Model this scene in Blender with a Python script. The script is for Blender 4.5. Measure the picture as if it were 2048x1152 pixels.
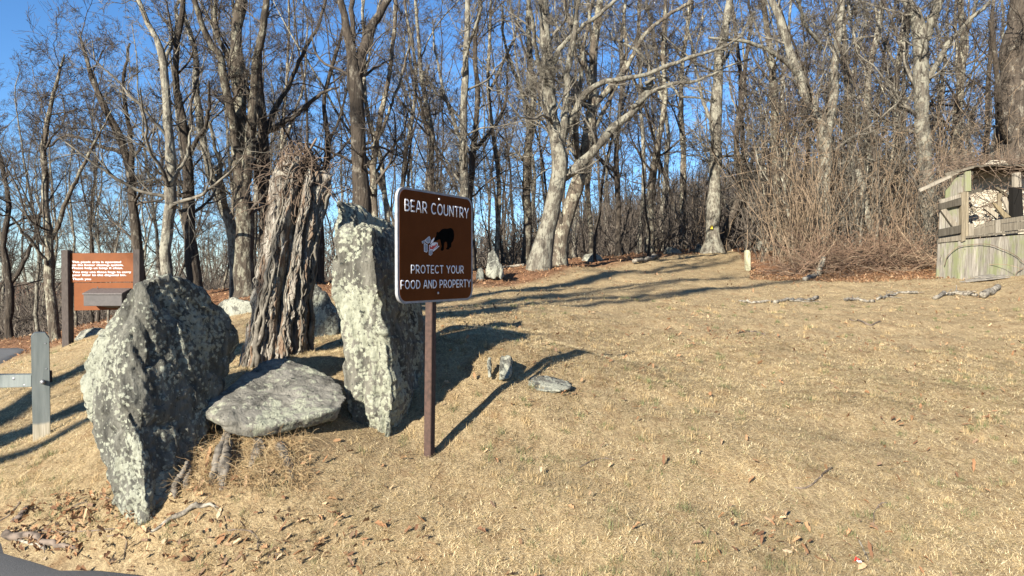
import bpy, bmesh, math, random
import numpy as np
from mathutils import Vector, Matrix, noise as mnoise
from math import radians, sin, cos, tan, pi, sqrt, atan2

sc = bpy.context.scene
for o in list(bpy.data.objects):
    bpy.data.objects.remove(o)
COL = sc.collection

# ------------------------------------------------------------------ camera
F = 1450.0                      # focal length in pixels of the 2048 px wide photograph
HORIZON = 547.0
CAMZ = 1.6
PITCH = math.atan((576 - HORIZON) / F)
cd = bpy.data.cameras.new('camera')
cam = bpy.data.objects.new('camera', cd)
COL.objects.link(cam)
cam.location = (0, 0, CAMZ)
cam.rotation_euler = (radians(90) - PITCH, 0, 0)
cd.sensor_width = 36.0
cd.lens = 36.0 * F / 2048.0
cd.clip_start = 0.05
cd.clip_end = 5000
sc.camera = cam

# ------------------------------------------------------------------ world and sun
SUN_AZ = 30.6                   # shadows run this many degrees right of straight ahead
SUN_EL = 23.0
world = bpy.data.worlds.new('World')
sc.world = world
world.use_nodes = True
wn = world.node_tree
wn.nodes.clear()
sky = wn.nodes.new('ShaderNodeTexSky')
sky.sky_type = 'NISHITA'
sky.sun_disc = False
sky.sun_elevation = radians(SUN_EL)
sky.sun_rotation = radians(180 + SUN_AZ)
sky.altitude = 1200
sky.air_density = 1.0
sky.dust_density = 0.05
sky.ozone_density = 5.5
bg = wn.nodes.new('ShaderNodeBackground')
bg.inputs['Strength'].default_value = 0.066
wo = wn.nodes.new('ShaderNodeOutputWorld')
hs = wn.nodes.new('ShaderNodeHueSaturation')
hs.inputs['Saturation'].default_value = 1.08
wn.links.new(sky.outputs[0], hs.inputs['Color'])
wn.links.new(hs.outputs[0], bg.inputs[0])
wn.links.new(bg.outputs[0], wo.inputs[0])

sd = bpy.data.lights.new('sun', 'SUN')
sd.energy = 5.0
sd.angle = radians(0.5)
sd.color = (1.0, 0.93, 0.80)
sun = bpy.data.objects.new('sun', sd)
COL.objects.link(sun)
a, e = radians(SUN_AZ), radians(SUN_EL)
ldir = Vector((sin(a) * cos(e), cos(a) * cos(e), -sin(e)))
sun.rotation_euler = ldir.to_track_quat('-Z', 'Y').to_euler()
sun.location = (-20, -30, 25)

sc.view_settings.view_transform = 'Standard'
sc.view_settings.look = 'None'
sc.view_settings.gamma = 1.0
sc.view_settings.exposure = 1.62
sc.view_settings.use_curve_mapping = False
sc.cycles.max_bounces = 4
sc.cycles.diffuse_bounces = 2
sc.cycles.use_denoising = True

# ------------------------------------------------------------------ pixel -> world
def W(px, py, Y):
    """point seen at photo pixel (px,py) at forward distance Y"""
    dx = (px - 1024.0) / F
    dz = (576.0 - py) / F
    c, s = cos(PITCH), sin(PITCH)
    wy = c + dz * s
    wz = -s + dz * c
    k = Y / wy
    return Vector((dx * k, Y, CAMZ + wz * k))

# ------------------------------------------------------------------ terrain height
EDGE = [(14, -4.0), (8, 0.6), (4, 2.2), (1.2, 2.9), (-0.8, 3.35), (-2.05, 3.84), (-2.55, 4.02), (-3.05, 4.34), (-4.1, 5.45),
        (-5.4, 7.3), (-6.9, 9.4), (-8.25, 11.6), (-8.95, 13.1), (-9.75, 14.7), (-10.7, 15.7), (-13, 16.5), (-20, 17.6), (-45, 19)]
EA = np.array(EDGE, float)
def road_sd(x, y):
    """signed distance to the lawn's edge: positive on the lawn, negative on the road"""
    x = np.asarray(x, float); y = np.asarray(y, float)
    best = np.full(x.shape, 1e9); sg = np.ones(x.shape)
    for i in range(len(EA) - 1):
        ax, ay = EA[i]; bx, by = EA[i + 1]
        ex, ey = bx - ax, by - ay
        t = np.clip(((x - ax) * ex + (y - ay) * ey) / (ex * ex + ey * ey), 0, 1)
        d = np.hypot(x - ax - t * ex, y - ay - t * ey)
        s = np.where(ex * (y - ay) - ey * (x - ax) < 0, 1.0, -1.0)
        m = d < best
        best = np.where(m, d, best); sg = np.where(m, s, sg)
    return best * sg

CP = []
def cp(px, py, Y):
    p = W(px, py, Y); CP.append((p.x, p.y, p.z))
for a_ in [(1024, 1152, 3.55), (500, 1152, 3.75), (1500, 1152, 3.6), (1950, 1152, 3.7), (270, 1062, 4.08), (420, 1060, 4.02),
           (865, 915, 4.8), (650, 960, 4.4), (735, 900, 4.95), (1100, 915, 4.9), (1500, 915, 4.95), (1950, 915, 5.1),
           (470, 940, 4.34), (480, 880, 4.55), (600, 860, 4.75), (560, 722, 6.3), (660, 740, 5.8), (430, 760, 6.0),
           (1020, 780, 5.75), (920, 715, 5.95), (1000, 683, 6.5), (1080, 678, 7.1), (1230, 708, 7.75), (1600, 780, 6.7), (1950, 780, 7.0), (1950, 690, 9.3), (1500, 690, 8.8),
           (1100, 640, 9.0), (1500, 605, 12.5), (1950, 606, 12.8), (1100, 580, 13.6), (1080, 541, 17.0), (1250, 516, 22.0),
           (1430, 500, 27.0), (1497, 548, 19.5), (1950, 556, 16.5), (1700, 562, 17.0), (1700, 505, 24.0), (2040, 480, 26.0),
           (950, 650, 7.5), (720, 690, 6.7), (700, 590, 14.0), (460, 625, 12.0), (160, 690, 11.9), (80, 882, 5.8), (10, 930, 5.2),
           (180, 800, 7.3), (40, 800, 7.6), (350, 600, 17), (0, 740, 11.5), (60, 699, 15), (900, 560, 16)]:
    cp(*a_)
CP += [(-2.05, 3.84, 0.0), (-3.05, 4.34, 0.0), (-2.55, 4.02, 0.01), (-3.5, 3.5, 0), (-4.5, 4.5, 0), (-2.5, 3.2, 0), (-1.2, 3.4, .01), (0, 2.9, 0), (-4.1, 5.45, .1), (-5.4, 7.3, .06), (-6.9, 9.4, .04), (-5, 6.2, .02), (0, 0, 0), (-4, 2, 0), (-6, 4, -.02), (-9, 8, -.04), (-8, 5, -.04), (-12, 12, -.1), (4, 1, 0.02),
       (8, -2, 0.02), (-10, -8, 0), (0, -10, 0), (12, -12, 0), (14, 3, 0.45), (14, 8, 0.7), (20, 15, 1.5), (-15, 18, -.4),
       (-10, 22, .3), (-2, 25, 1.5), (-20, 30, -1.6), (-5, 40, 0.6), (8, 45, 3.0), (25, 45, 4.2), (-35, 50, -4.0), (0, 80, 0.5),
       (50, 80, 6), (-60, 90, -9), (-60, 20, -2), (60, 10, 3), (0, -40, 0), (50, -40, 1), (-50, -40, -1), (-90, 160, -14), (90, 160, 8), (0, 170, -4)]
CPA = np.array(CP)
def _phi(r2): return np.sqrt(r2 + 1.2 ** 2)
def _fit():
    n = len(CPA); X = CPA[:, :2]
    A = _phi(((X[:, None] - X[None]) ** 2).sum(-1)); A += np.eye(n) * -0.02
    Pm = np.c_[np.ones(n), X]
    M = np.block([[A, Pm], [Pm.T, np.zeros((3, 3))]])
    return np.linalg.solve(M, np.r_[CPA[:, 2], 0, 0, 0])
WT = _fit()
_rng0 = np.random.default_rng(5)
_LK = [(_rng0.uniform(-1, 1, 2) * f, _rng0.uniform(0, 6.28), amp) for f, amp in
       [(1.6, .012)] * 3 + [(3.6, .009)] * 4 + [(8.0, .006)] * 5 + [(17., .004)] * 5]
def H(x, y):
    x = np.asarray(x, float); y = np.asarray(y, float)
    sh = x.shape; x = x.ravel(); y = y.ravel()
    out = np.empty(len(x))
    for s in range(0, len(x), 20000):
        xs, ys = x[s:s + 20000], y[s:s + 20000]
        xc, yc = np.clip(xs, -120, 120), np.clip(ys, -60, 200)
        r2 = (xc[:, None] - CPA[None, :, 0]) ** 2 + (yc[:, None] - CPA[None, :, 1]) ** 2
        z = _phi(r2) @ WT[:-3] + WT[-3] + WT[-2] * xc + WT[-1] * yc
        lm = np.zeros_like(z)
        for (k, ph, am) in _LK:
            lm += am * np.sin(k[0] * xs + k[1] * ys + ph + 1.3 * np.sin(k[1] * .7 * xs - k[0] * .6 * ys))
        rd = road_sd(xs, ys)
        z += lm * np.clip(rd / 0.5, 0, 1)
        z += 0.028 * np.clip(rd / 0.12, 0, 1)
        # wooded hill behind the middle of the picture
        z += 21 * np.exp(-((xs - 70) / 48) ** 2 - ((ys - 215) / 60) ** 2)
        out[s:s + 20000] = z
    return out.reshape(sh)
def h1(x, y): return float(H(np.array([x]), np.array([y]))[0])

# ------------------------------------------------------------------ mesh helpers
def link(o, parent=None):
    COL.objects.link(o)
    if parent is not None: o.parent = parent
    return o
def mesh_np(name, V, faces, mat=None, parent=None, smooth=True, cols=None, mats=None, midx=None, loc=None):
    """faces: list of int arrays (M,k)"""
    V = np.asarray(V, float)
    if loc is not None: V = V - np.asarray(loc, float)
    me = bpy.data.meshes.new(name)
    me.vertices.add(len(V)); me.vertices.foreach_set('co', V.ravel())
    faces = [np.asarray(f, np.int64) for f in faces if len(f)]
    tot = sum(f.size for f in faces); nf = sum(len(f) for f in faces)
    me.loops.add(tot); me.polygons.add(nf)
    me.loops.foreach_set('vertex_index', np.concatenate([f.ravel() for f in faces]).astype(np.int32))
    ls = []; st = 0
    for f in faces:
        ls.append(st + np.arange(len(f)) * f.shape[1]); st += f.size
    me.polygons.foreach_set('loop_start', np.concatenate(ls).astype(np.int32))
    if midx is not None: me.polygons.foreach_set('material_index', np.asarray(midx, np.int32))
    me.update(calc_edges=True); me.validate()
    me.polygons.foreach_set('use_smooth', np.full(len(me.polygons), smooth))
    if cols is not None:
        at = me.color_attributes.new('tone', 'FLOAT_COLOR', 'POINT')
        at.data.foreach_set('color', np.c_[cols, np.ones(len(cols))].astype(np.float32).ravel())
    for m in (mats or ([mat] if mat else [])): me.materials.append(m)
    o = bpy.data.objects.new(name, me)
    return link(o, parent)
def tag(o, label=None, cat=None, group=None, kind=None):
    if label: o['label'] = label
    if cat: o['category'] = cat
    if group: o['group'] = group
    if kind: o['kind'] = kind
    return o
def empty(name, loc, label, cat, group=None, rz=0):
    o = bpy.data.objects.new(name, None); o.location = loc; o.rotation_euler = (0, 0, rz); o.empty_display_size = .2
    link(o); return tag(o, label, cat, group)
def tubes(P, R, k):
    """P (B,n,3), R (B,n) -> verts, quads"""
    P = np.asarray(P, float); R = np.asarray(R, float)
    B, n = P.shape[:2]
    T = np.gradient(P, axis=1); T /= np.linalg.norm(T, axis=2, keepdims=True) + 1e-9
    tm = T.mean(1); tm /= np.linalg.norm(tm, axis=1, keepdims=True) + 1e-9
    ref = np.where(np.abs(tm[:, 2:3]) < .75, np.array([[0, 0, 1.]]), np.array([[1., 0.15, 0]]))
    U = np.cross(T, ref[:, None, :]); U /= np.linalg.norm(U, axis=2, keepdims=True) + 1e-9
    Vv = np.cross(T, U)
    a = np.arange(k) / k * 2 * pi
    pts = P[:, :, None, :] + R[:, :, None, None] * (U[:, :, None, :] * np.cos(a)[None, None, :, None] + Vv[:, :, None, :] * np.sin(a)[None, None, :, None])
    verts = pts.reshape(-1, 3)
    b = np.arange(B)[:, None, None] * n * k; i = np.arange(n - 1)[None, :, None] * k; j = np.arange(k)[None, None, :]; j2 = (j + 1) % k
    q = np.stack([b + i + j, b + i + j2, b + i + k + j2, b + i + k + j], -1).reshape(-1, 4)
    return verts, q
class TB:
    def __init__(s): s.V = []; s.Q = []; s.n = 0
    def add(s, P, R, k=3):
        if len(P) == 0: return
        v, q = tubes(P, R, k); s.V.append(v); s.Q.append(q + s.n); s.n += len(v)
    def path(s, pts, rad, k=8, n=None, cap=True, rough=0, seed=0):
        P = np.array([tuple(p) for p in pts], float); R = np.array(rad, float) if hasattr(rad, '__len__') else np.full(len(pts), float(rad))
        if n: P, R = resample(P, R, n)
        if rough:
            g = np.random.default_rng(seed); P = P + g.normal(0, rough, P.shape); R = R * g.uniform(.85, 1.15, R.shape)
        if cap:
            d0 = P[0] - P[1]; d1 = P[-1] - P[-2]
            d0 /= np.linalg.norm(d0) + 1e-9; d1 /= np.linalg.norm(d1) + 1e-9
            P = np.vstack([P[0] + d0 * .001, P, P[-1] + d1 * .001]); R = np.r_[1e-4, R, 1e-4]
        s.add(P[None], R[None], k)
    def build(s, name, mat, parent=None, loc=None, smooth=True):
        return mesh_np(name, np.vstack(s.V), [np.vstack(s.Q)], mat, parent, smooth, loc=loc)
def resample(P, R, n):
    """smooth (Catmull-Rom) then even resample"""
    P = np.asarray(P, float); R = np.asarray(R, float)
    if len(P) > 2:
        Q = np.vstack([2 * P[0] - P[1], P, 2 * P[-1] - P[-2]]); out = []; rr = []
        for i in range(1, len(Q) - 2):
            for t in np.linspace(0, 1, 8, endpoint=False):
                out.append(.5 * (2 * Q[i] + (Q[i + 1] - Q[i - 1]) * t + (2 * Q[i - 1] - 5 * Q[i] + 4 * Q[i + 1] - Q[i + 2]) * t * t + (3 * Q[i] - Q[i - 1] - 3 * Q[i + 1] + Q[i + 2]) * t ** 3))
                rr.append(R[i - 1] * (1 - t) + R[i] * t)
        out.append(P[-1]); rr.append(R[-1]); P = np.array(out); R = np.array(rr)
    d = np.r_[0, np.cumsum(np.linalg.norm(np.diff(P, axis=0), axis=1))]
    s = np.linspace(0, d[-1], n)
    return np.stack([np.interp(s, d, P[:, c]) for c in range(3)], -1), np.interp(s, d, R)
def grow(rng, P, R, per, tlo, thi, ang, lr, rr, n, wob, up, rmin, lmax=9, taper=.3, side=None, rl=.016):
    B, m = P.shape[:2]
    Lp = np.linalg.norm(np.diff(P, axis=1), axis=2).sum(1)
    cnt = np.floor(np.asarray(per) * np.ones(B) + rng.uniform(0, 1, B)).astype(int)
    idx = np.repeat(np.arange(B), cnt); N = len(idx)
    if N == 0: return np.zeros((0, n, 3)), np.zeros((0, n))
    t = rng.uniform(tlo, thi, N); f = t * (m - 1); i0 = np.minimum(f.astype(int), m - 2); w = (f - i0)[:, None]
    A, Bp = P[idx, i0], P[idx, i0 + 1]
    pos = A * (1 - w) + Bp * w; tg = Bp - A; tg /= np.linalg.norm(tg, axis=1, keepdims=True) + 1e-9
    rt = R[idx, i0] * (1 - w[:, 0]) + R[idx, i0 + 1] * w[:, 0]
    rv = rng.normal(size=(N, 3)); rv -= (rv * tg).sum(1, keepdims=True) * tg; rv /= np.linalg.norm(rv, axis=1, keepdims=True) + 1e-9
    an = np.radians(rng.uniform(ang[0], ang[1], N))[:, None]
    d = tg * np.cos(an) + rv * np.sin(an)
    L = np.minimum(Lp[idx] * lr * (1.05 - .6 * t) * rng.uniform(.5, 1.3, N), lmax)
    r0 = np.maximum(np.minimum(rt * rng.uniform(rr[0], rr[1], N), L * rl + rmin), rmin)
    Q = np.empty((N, n, 3)); Q[:, 0] = pos; st = (L / (n - 1))[:, None]
    for k in range(1, n):
        d = d + rng.normal(0, wob, (N, 3)); d[:, 2] += up
        d /= np.linalg.norm(d, axis=1, keepdims=True)
        Q[:, k] = Q[:, k - 1] + d * st
    s = np.linspace(0, 1, n)[None]
    RR = np.maximum(r0[:, None] * (1 - (1 - taper) * s), rmin * .75)
    return Q, RR

# ------------------------------------------------------------------ materials
def new_mat(name):
    m = bpy.data.materials.new(name); m.use_nodes = True
    nt = m.node_tree; b = nt.nodes['Principled BSDF']; b.inputs['Specular IOR Level'].default_value = .25
    return m, nt, b
def N(nt, t, **kw):
    n = nt.nodes.new(t)
    for k, v in kw.items():
        if k in n.inputs: n.inputs[k].default_value = v
        else: setattr(n, k, v)
    return n
def ramp(nt, src, stops, interp='LINEAR'):
    r = nt.nodes.new('ShaderNodeValToRGB'); cr = r.color_ramp; cr.interpolation = interp
    while len(cr.elements) < len(stops): cr.elements.new(.5)
    for e_, (p, c) in zip(cr.elements, stops):
        e_.position = p; e_.color = (*c, 1) if len(c) == 3 else c
    nt.links.new(src, r.inputs[0]); return r
def mix(nt, fac, a_, b_, mode='MIX'):
    m = nt.nodes.new('ShaderNodeMix'); m.data_type = 'RGBA'; m.blend_type = mode
    for s, v in ((m.inputs[0], fac), (m.inputs[6], a_), (m.inputs[7], b_)):
        if isinstance(v, (int, float)): s.default_value = v
        elif isinstance(v, tuple): s.default_value = (*v, 1)
        else: nt.links.new(v, s)
    return m.outputs[2]
def coords(nt, scale=(1, 1, 1), rot=(0, 0, 0), kind='Object'):
    tc = nt.nodes.new('ShaderNodeTexCoord'); mp = nt.nodes.new('ShaderNodeMapping')
    mp.inputs['Scale'].default_value = scale; mp.inputs['Rotation'].default_value = rot
    nt.links.new(tc.outputs[kind], mp.inputs[0]); return mp.outputs[0]
def noise(nt, vec, scale, detail=4, rough=.6, dist=0):
    n = N(nt, 'ShaderNodeTexNoise', Scale=scale, Detail=detail, Roughness=rough, Distortion=dist)
    nt.links.new(vec, n.inputs['Vector']); return n.outputs['Fac']
def bump(nt, b, h, strength=.5, dist=.02, prev=None):
    bm = N(nt, 'ShaderNodeBump', Strength=strength, Distance=dist); nt.links.new(h, bm.inputs['Height'])
    if prev: nt.links.new(prev, bm.inputs['Normal'])
    nt.links.new(bm.outputs[0], b.inputs['Normal']); return bm.outputs[0]

def bark_mat(name, dark, mid, pale, lichen=.55, furrow=14):
    m, nt, b = new_mat(name)
    v = coords(nt, (1, 1, .16)); v2 = coords(nt)
    oi = nt.nodes.new('ShaderNodeObjectInfo')
    n1 = noise(nt, v, furrow, 5, .65, .6)
    c = ramp(nt, n1, [(.32, dark), (.5, mid), (.68, tuple(x * 1.25 for x in mid))]).outputs[0]
    n2 = noise(nt, coords(nt, (1, 1, .6)), 6.5, 7, .78)
    r2 = ramp(nt, n2, [(lichen - .03, (0, 0, 0)), (lichen + .045, (1, 1, 1))]).outputs[0]
    c = mix(nt, r2, c, pale)
    br = N(nt, 'ShaderNodeMapRange'); nt.links.new(oi.outputs['Random'], br.inputs[0]); br.inputs[3].default_value = .7; br.inputs[4].default_value = 1.2
    vm = nt.nodes.new('ShaderNodeVectorMath'); vm.operation = 'SCALE'; nt.links.new(c, vm.inputs[0]); nt.links.new(br.outputs[0], vm.inputs['Scale'])
    nt.links.new(vm.outputs[0], b.inputs['Base Color']); b.inputs['Roughness'].default_value = .95
    bump(nt, b, n1, 1.0, .06)
    return m
M_bark = bark_mat('bark', (.02, .016, .012), (.08, .064, .048), (.24, .225, .17), .53)
M_bark_pale = bark_mat('pale_bark', (.028, .023, .018), (.105, .092, .073), (.225, .212, .168), .50, 11)
M_bark_dark = bark_mat('dark_bark', (.014, .011, .009), (.048, .038, .029), (.14, .125, .10), .58)
def flat_noise(name, c1, c2, scale=12, rough=.9, lohi=(.35, .65), bmp=.3, stretch=(1, 1, 1), spec=.2):
    m, nt, b = new_mat(name); v = coords(nt, stretch)
    n1 = noise(nt, v, scale, 5, .65)
    c = ramp(nt, n1, [(lohi[0], c1), (lohi[1], c2)]).outputs[0]
    nt.links.new(c, b.inputs['Base Color']); b.inputs['Roughness'].default_value = rough; b.inputs['Specular IOR Level'].default_value = spec
    if bmp: bump(nt, b, n1, bmp, .01)
    return m
M_twig = flat_noise('twig_bark', (.02, .016, .013), (.10, .082, .065), 5, bmp=0)
M_twig_pale = flat_noise('pale_twig_bark', (.03, .025, .02), (.20, .18, .145), 4, bmp=0)
M_vine = flat_noise('vine_bark', (.09, .064, .042), (.33, .245, .165), 4, bmp=0)
M_vine_red = flat_noise('red_vine_bark', (.06, .038, .027), (.23, .15, .10), 4, bmp=0)
M_far = flat_noise('far_wood', (.045, .037, .031), (.13, .108, .088), .25, bmp=0)

def rock_mat(name, lich=.5, grad=0, vs_=20.0, base=((.036, .035, .030), (.10, .097, .081), (.18, .173, .145)), lc=(.50, .53, .36), tilt=(0, 0, 0)):
    m, nt, b = new_mat(name)
    v = coords(nt, (1, 1, 1)); vs = coords(nt, (3.2, 3.2, .55), tilt)
    nb = noise(nt, vs, 3.0, 8, .68, .5)
    big = noise(nt, v, 2.1, 3, .5)
    c = ramp(nt, nb, [(.34, base[0]), (.5, base[1]), (.66, base[2])]).outputs[0]
    # lichen blotches: rounded cells broken up by noise
    warp = noise(nt, v, 9, 3, .6)
    vor = N(nt, 'ShaderNodeTexVoronoi', Scale=vs_, Randomness=1.0); nt.links.new(v, vor.inputs['Vector'])
    fine = noise(nt, v, 42, 5, .75)
    s1 = N(nt, 'ShaderNodeMath', operation='MULTIPLY_ADD'); nt.links.new(fine, s1.inputs[0]); s1.inputs[1].default_value = .75; nt.links.new(big, s1.inputs[2])
    s2 = N(nt, 'ShaderNodeMath', operation='MULTIPLY_ADD'); nt.links.new(vor.outputs['Distance'], s2.inputs[0]); s2.inputs[1].default_value = -.38; nt.links.new(s1.outputs[0], s2.inputs[2])
    s3 = N(nt, 'ShaderNodeMath', operation='MULTIPLY_ADD'); nt.links.new(warp, s3.inputs[0]); s3.inputs[1].default_value = .35; nt.links.new(s2.outputs[0], s3.inputs[2])
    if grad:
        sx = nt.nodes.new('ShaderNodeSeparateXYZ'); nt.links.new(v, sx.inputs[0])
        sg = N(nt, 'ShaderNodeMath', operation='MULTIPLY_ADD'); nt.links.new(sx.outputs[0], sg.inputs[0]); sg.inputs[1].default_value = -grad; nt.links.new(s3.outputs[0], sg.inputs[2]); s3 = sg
    th = 1.18 - lich * .45
    lm = ramp(nt, s3.outputs[0], [(min(.99, th - .03), (0, 0, 0)), (min(1, th + .035), (1, 1, 1))])
    mr = N(nt, 'ShaderNodeMath', operation='SUBTRACT'); nt.links.new(s3.outputs[0], mr.inputs[0]); mr.inputs[1].default_value = .25
    nt.links.new(mr.outputs[0], lm.inputs[0])
    lm.color_ramp.elements[0].position = th - .25 - .03; lm.color_ramp.elements[1].position = th - .25 + .035
    lcn = ramp(nt, fine, [(.35, tuple(x * .62 for x in lc)), (.6, lc)]).outputs[0]
    c = mix(nt, lm.outputs[0], c, lcn)
    # dark algae specks
    dk = noise(nt, v, 23, 4, .7)
    dm = ramp(nt, dk, [(.60, (0, 0, 0)), (.68, (1, 1, 1))]).outputs[0]
    c = mix(nt, dm, c, (.03, .032, .028))
    nt.links.new(c, b.inputs['Base Color']); b.inputs['Roughness'].default_value = .92
    p = bump(nt, b, nb, .9, .05)
    bump(nt, b, s3.outputs[0], .7, .02, p)
    return m
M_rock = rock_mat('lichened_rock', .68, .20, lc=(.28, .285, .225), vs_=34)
M_rock_pale = rock_mat('pale_lichened_rock', .66, .10, 26.0, lc=(.29, .295, .225), base=((.038, .036, .03), (.11, .104, .085), (.18, .17, .14)))
M_rock_slab = rock_mat('grey_slab_rock', .50, lc=(.29, .295, .225), base=((.06, .057, .049), (.155, .146, .124), (.22, .208, .178)))
M_rock_small = rock_mat('weathered_stone', .8, lc=(.27, .27, .22))

# ground: dry lawn
def ground_mat():
    m, nt, b = new_mat('dry_lawn')
    v = coords(nt)
    fine = noise(nt, v, 55, 6, .75); mid = noise(nt, v, 5, 5, .6); big = noise(nt, v, .7, 4, .55)
    vs = coords(nt, (1, .35, 1), (0, 0, .5)); st = noise(nt, vs, 30, 5, .7, .8)
    c = ramp(nt, fine, [(.3, (.08, .052, .026)), (.48, (.24, .175, .10)), (.7, (.52, .405, .235))]).outputs[0]
    c2 = ramp(nt, st, [(.35, (.17, .12, .068)), (.65, (.52, .41, .24))]).outputs[0]
    c = mix(nt, .5, c, c2)
    mm = ramp(nt, mid, [(.52, (0, 0, 0)), (.72, (1, 1, 1))]).outputs[0]
    mm2 = N(nt, 'ShaderNodeMath', operation='MULTIPLY'); nt.links.new(mm, mm2.inputs[0]); mm2.inputs[1].default_value = .8
    c = mix(nt, mm2.outputs[0], c, (.20, .125, .065))
    # woods floor: brown leaf cover where the attribute says so
    at = N(nt, 'ShaderNodeAttribute', attribute_name='tone')
    sp = nt.nodes.new('ShaderNodeSeparateColor'); nt.links.new(at.outputs['Color'], sp.inputs[0])
    vor = N(nt, 'ShaderNodeTexVoronoi', Scale=11.0); nt.links.new(v, vor.inputs['Vector'])
    lf = ramp(nt, noise(nt, v, 16, 5, .8), [(.3, (.05, .03, .018)), (.5, (.17, .09, .05)), (.72, (.34, .19, .11))]).outputs[0]
    c = mix(nt, sp.outputs[0], c, lf)
    gr = ramp(nt, mid, [(.3, (.1, .07, .04)), (.7, (.21, .15, .09))]).outputs[0]
    c = mix(nt, sp.outputs[1], c, gr)
    nt.links.new(c, b.inputs['Base Color']); b.inputs['Roughness'].default_value = 1; b.inputs['Specular IOR Level'].default_value = .05
    p = bump(nt, b, fine, .8, .03)
    return m
M_ground = ground_mat()
def attr_mat(name, rough=.85, trans=0):
    m, nt, b = new_mat(name)
    at = N(nt, 'ShaderNodeAttribute', attribute_name='tone')
    nt.links.new(at.outputs['Color'], b.inputs['Base Color']); b.inputs['Roughness'].default_value = rough; b.inputs['Specular IOR Level'].default_value = .12
    if trans:
        tr = nt.nodes.new('ShaderNodeBsdfTranslucent'); nt.links.new(at.outputs['Color'], tr.inputs[0])
        ms = nt.nodes.new('ShaderNodeMixShader'); ms.inputs[0].default_value = trans
        out = nt.nodes['Material Output']
        nt.links.new(b.outputs[0], ms.inputs[1]); nt.links.new(tr.outputs[0], ms.inputs[2]); nt.links.new(ms.outputs[0], out.inputs[0])
    return m
M_blade = attr_mat('grass_blade', .8, .2)
M_leaf = attr_mat('dead_leaf', .8, .15)
def asphalt():
    m, nt, b = new_mat('asphalt'); v = coords(nt)
    n1 = noise(nt, v, 160, 3, .8); n2 = noise(nt, v, 1.5, 4, .6)
    c = ramp(nt, n1, [(.35, (.05, .05, .05)), (.6, (.10, .10, .10)), (.75, (.18, .18, .175))]).outputs[0]
    c = mix(nt, n2, c, (.10, .10, .10))
    nt.links.new(c, b.inputs['Base Color']); b.inputs['Roughness'].default_value = .8
    bump(nt, b, n1, .5, .006); return m
M_asphalt = asphalt()

# ------------------------------------------------------------------ ground sheet
def spaced(lo, hi, c, fine, growth, mx):
    xs = [c]; s = fine
    while xs[-1] < hi:
        xs.append(xs[-1] + s)
        if abs(xs[-1] - c) > 9: s = min(s * growth, mx)
    ys = [c]; s = fine
    while ys[-1] > lo:
        ys.append(ys[-1] - s)
        if abs(ys[-1] - c) > 9: s = min(s * growth, mx)
    return np.array(sorted(set(xs + ys)))
gx = spaced(-1200, 1200, 0, .075, 1.045, 60)
gy = spaced(-300, 1500, 6, .075, 1.045, 60)
X, Yg = np.meshgrid(gx, gy)
Z = H(X, Yg)
Z -= np.where(np.hypot(X, Yg) > 260, 0, 0)
def woods_mask(x, y):
    """1 under the trees (leaf litter), 0 on the lawn"""
    n = .9 * np.sin(x * .7 + 1) + .6 * np.sin(x * 1.9 + y * .4) + .35 * np.sin(x * 5.1 - y * 2.)
    # edge distance (forward) of the lawn as a function of bearing
    b = x / np.maximum(y, .5)
    ed = np.interp(b, [-.75, -.55, -.35, -.15, -.02, .05, .12, .22, .3, .33, .42, .55, .62, .8], [13.2, 13.5, 12.5, 12.5, 14, 16, 18.5, 22.5, 27, 19.0, 17.3, 17.2, 17.2, 17.5])
    return np.clip((y + .45 * n - ed) / 1.2 + .5, 0, 1)
wm = woods_mask(X, Yg)
dirt = np.exp(-(((X + 1.55) / .75) ** 2 + ((Yg - 4.85) / .35) ** 2) ** 1.0) * .8
nx, ny = len(gx), len(gy)
idx = np.arange(nx * ny).reshape(ny, nx)
quads = np.stack([idx[:-1, :-1], idx[:-1, 1:], idx[1:, 1:], idx[1:, :-1]], -1).reshape(-1, 4)
ground = mesh_np('ground', np.c_[X.ravel(), Yg.ravel(), Z.ravel()], [quads], M_ground, cols=np.c_[wm.ravel(), dirt.ravel(), 0 * wm.ravel()])
tag(ground, kind='structure')

# road
def build_road():
    P, _ = resample(np.c_[EA, np.zeros(len(EA))], np.ones(len(EA)), 260)
    P = P[:, :2]
    T = np.gradient(P, axis=0); T /= np.linalg.norm(T, axis=1, keepdims=True)
    Nn = np.c_[-T[:, 1], T[:, 0]]            # away from the lawn?
    if road_sd(P[100:101, 0] + Nn[100, 0], P[100:101, 1] + Nn[100, 1])[0] > 0: Nn = -Nn
    offs = np.array([-.03, .02, .1, .3, .6, 1, 1.6, 2.4, 3.4, 4.6, 6, 7])
    g = np.random.default_rng(3); jit = np.convolve(g.normal(0, .05, 260), np.ones(3) / 3, 'same')
    pts = P[:, None] + Nn[:, None] * (offs[None, :, None] + jit[:, None, None] * (offs[None, :, None] < .2))
    z = H(pts[..., 0], pts[..., 1]) + .022
    # keep the surface plane across (no step of turf)
    z[:, 0] -= .02; z[:, 0:2] = np.minimum(z[:, 0:2], z[:, 3:4] + .004)
    V = np.concatenate([pts, z[..., None]], -1).reshape(-1, 3)
    n, k = z.shape; id_ = np.arange(n * k).reshape(n, k)
    q = np.stack([id_[:-1, :-1], id_[:-1, 1:], id_[1:, 1:], id_[1:, :-1]], -1).reshape(-1, 4)
    tag(mesh_np('road', V, [q], M_asphalt), kind='structure')
build_road()

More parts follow.
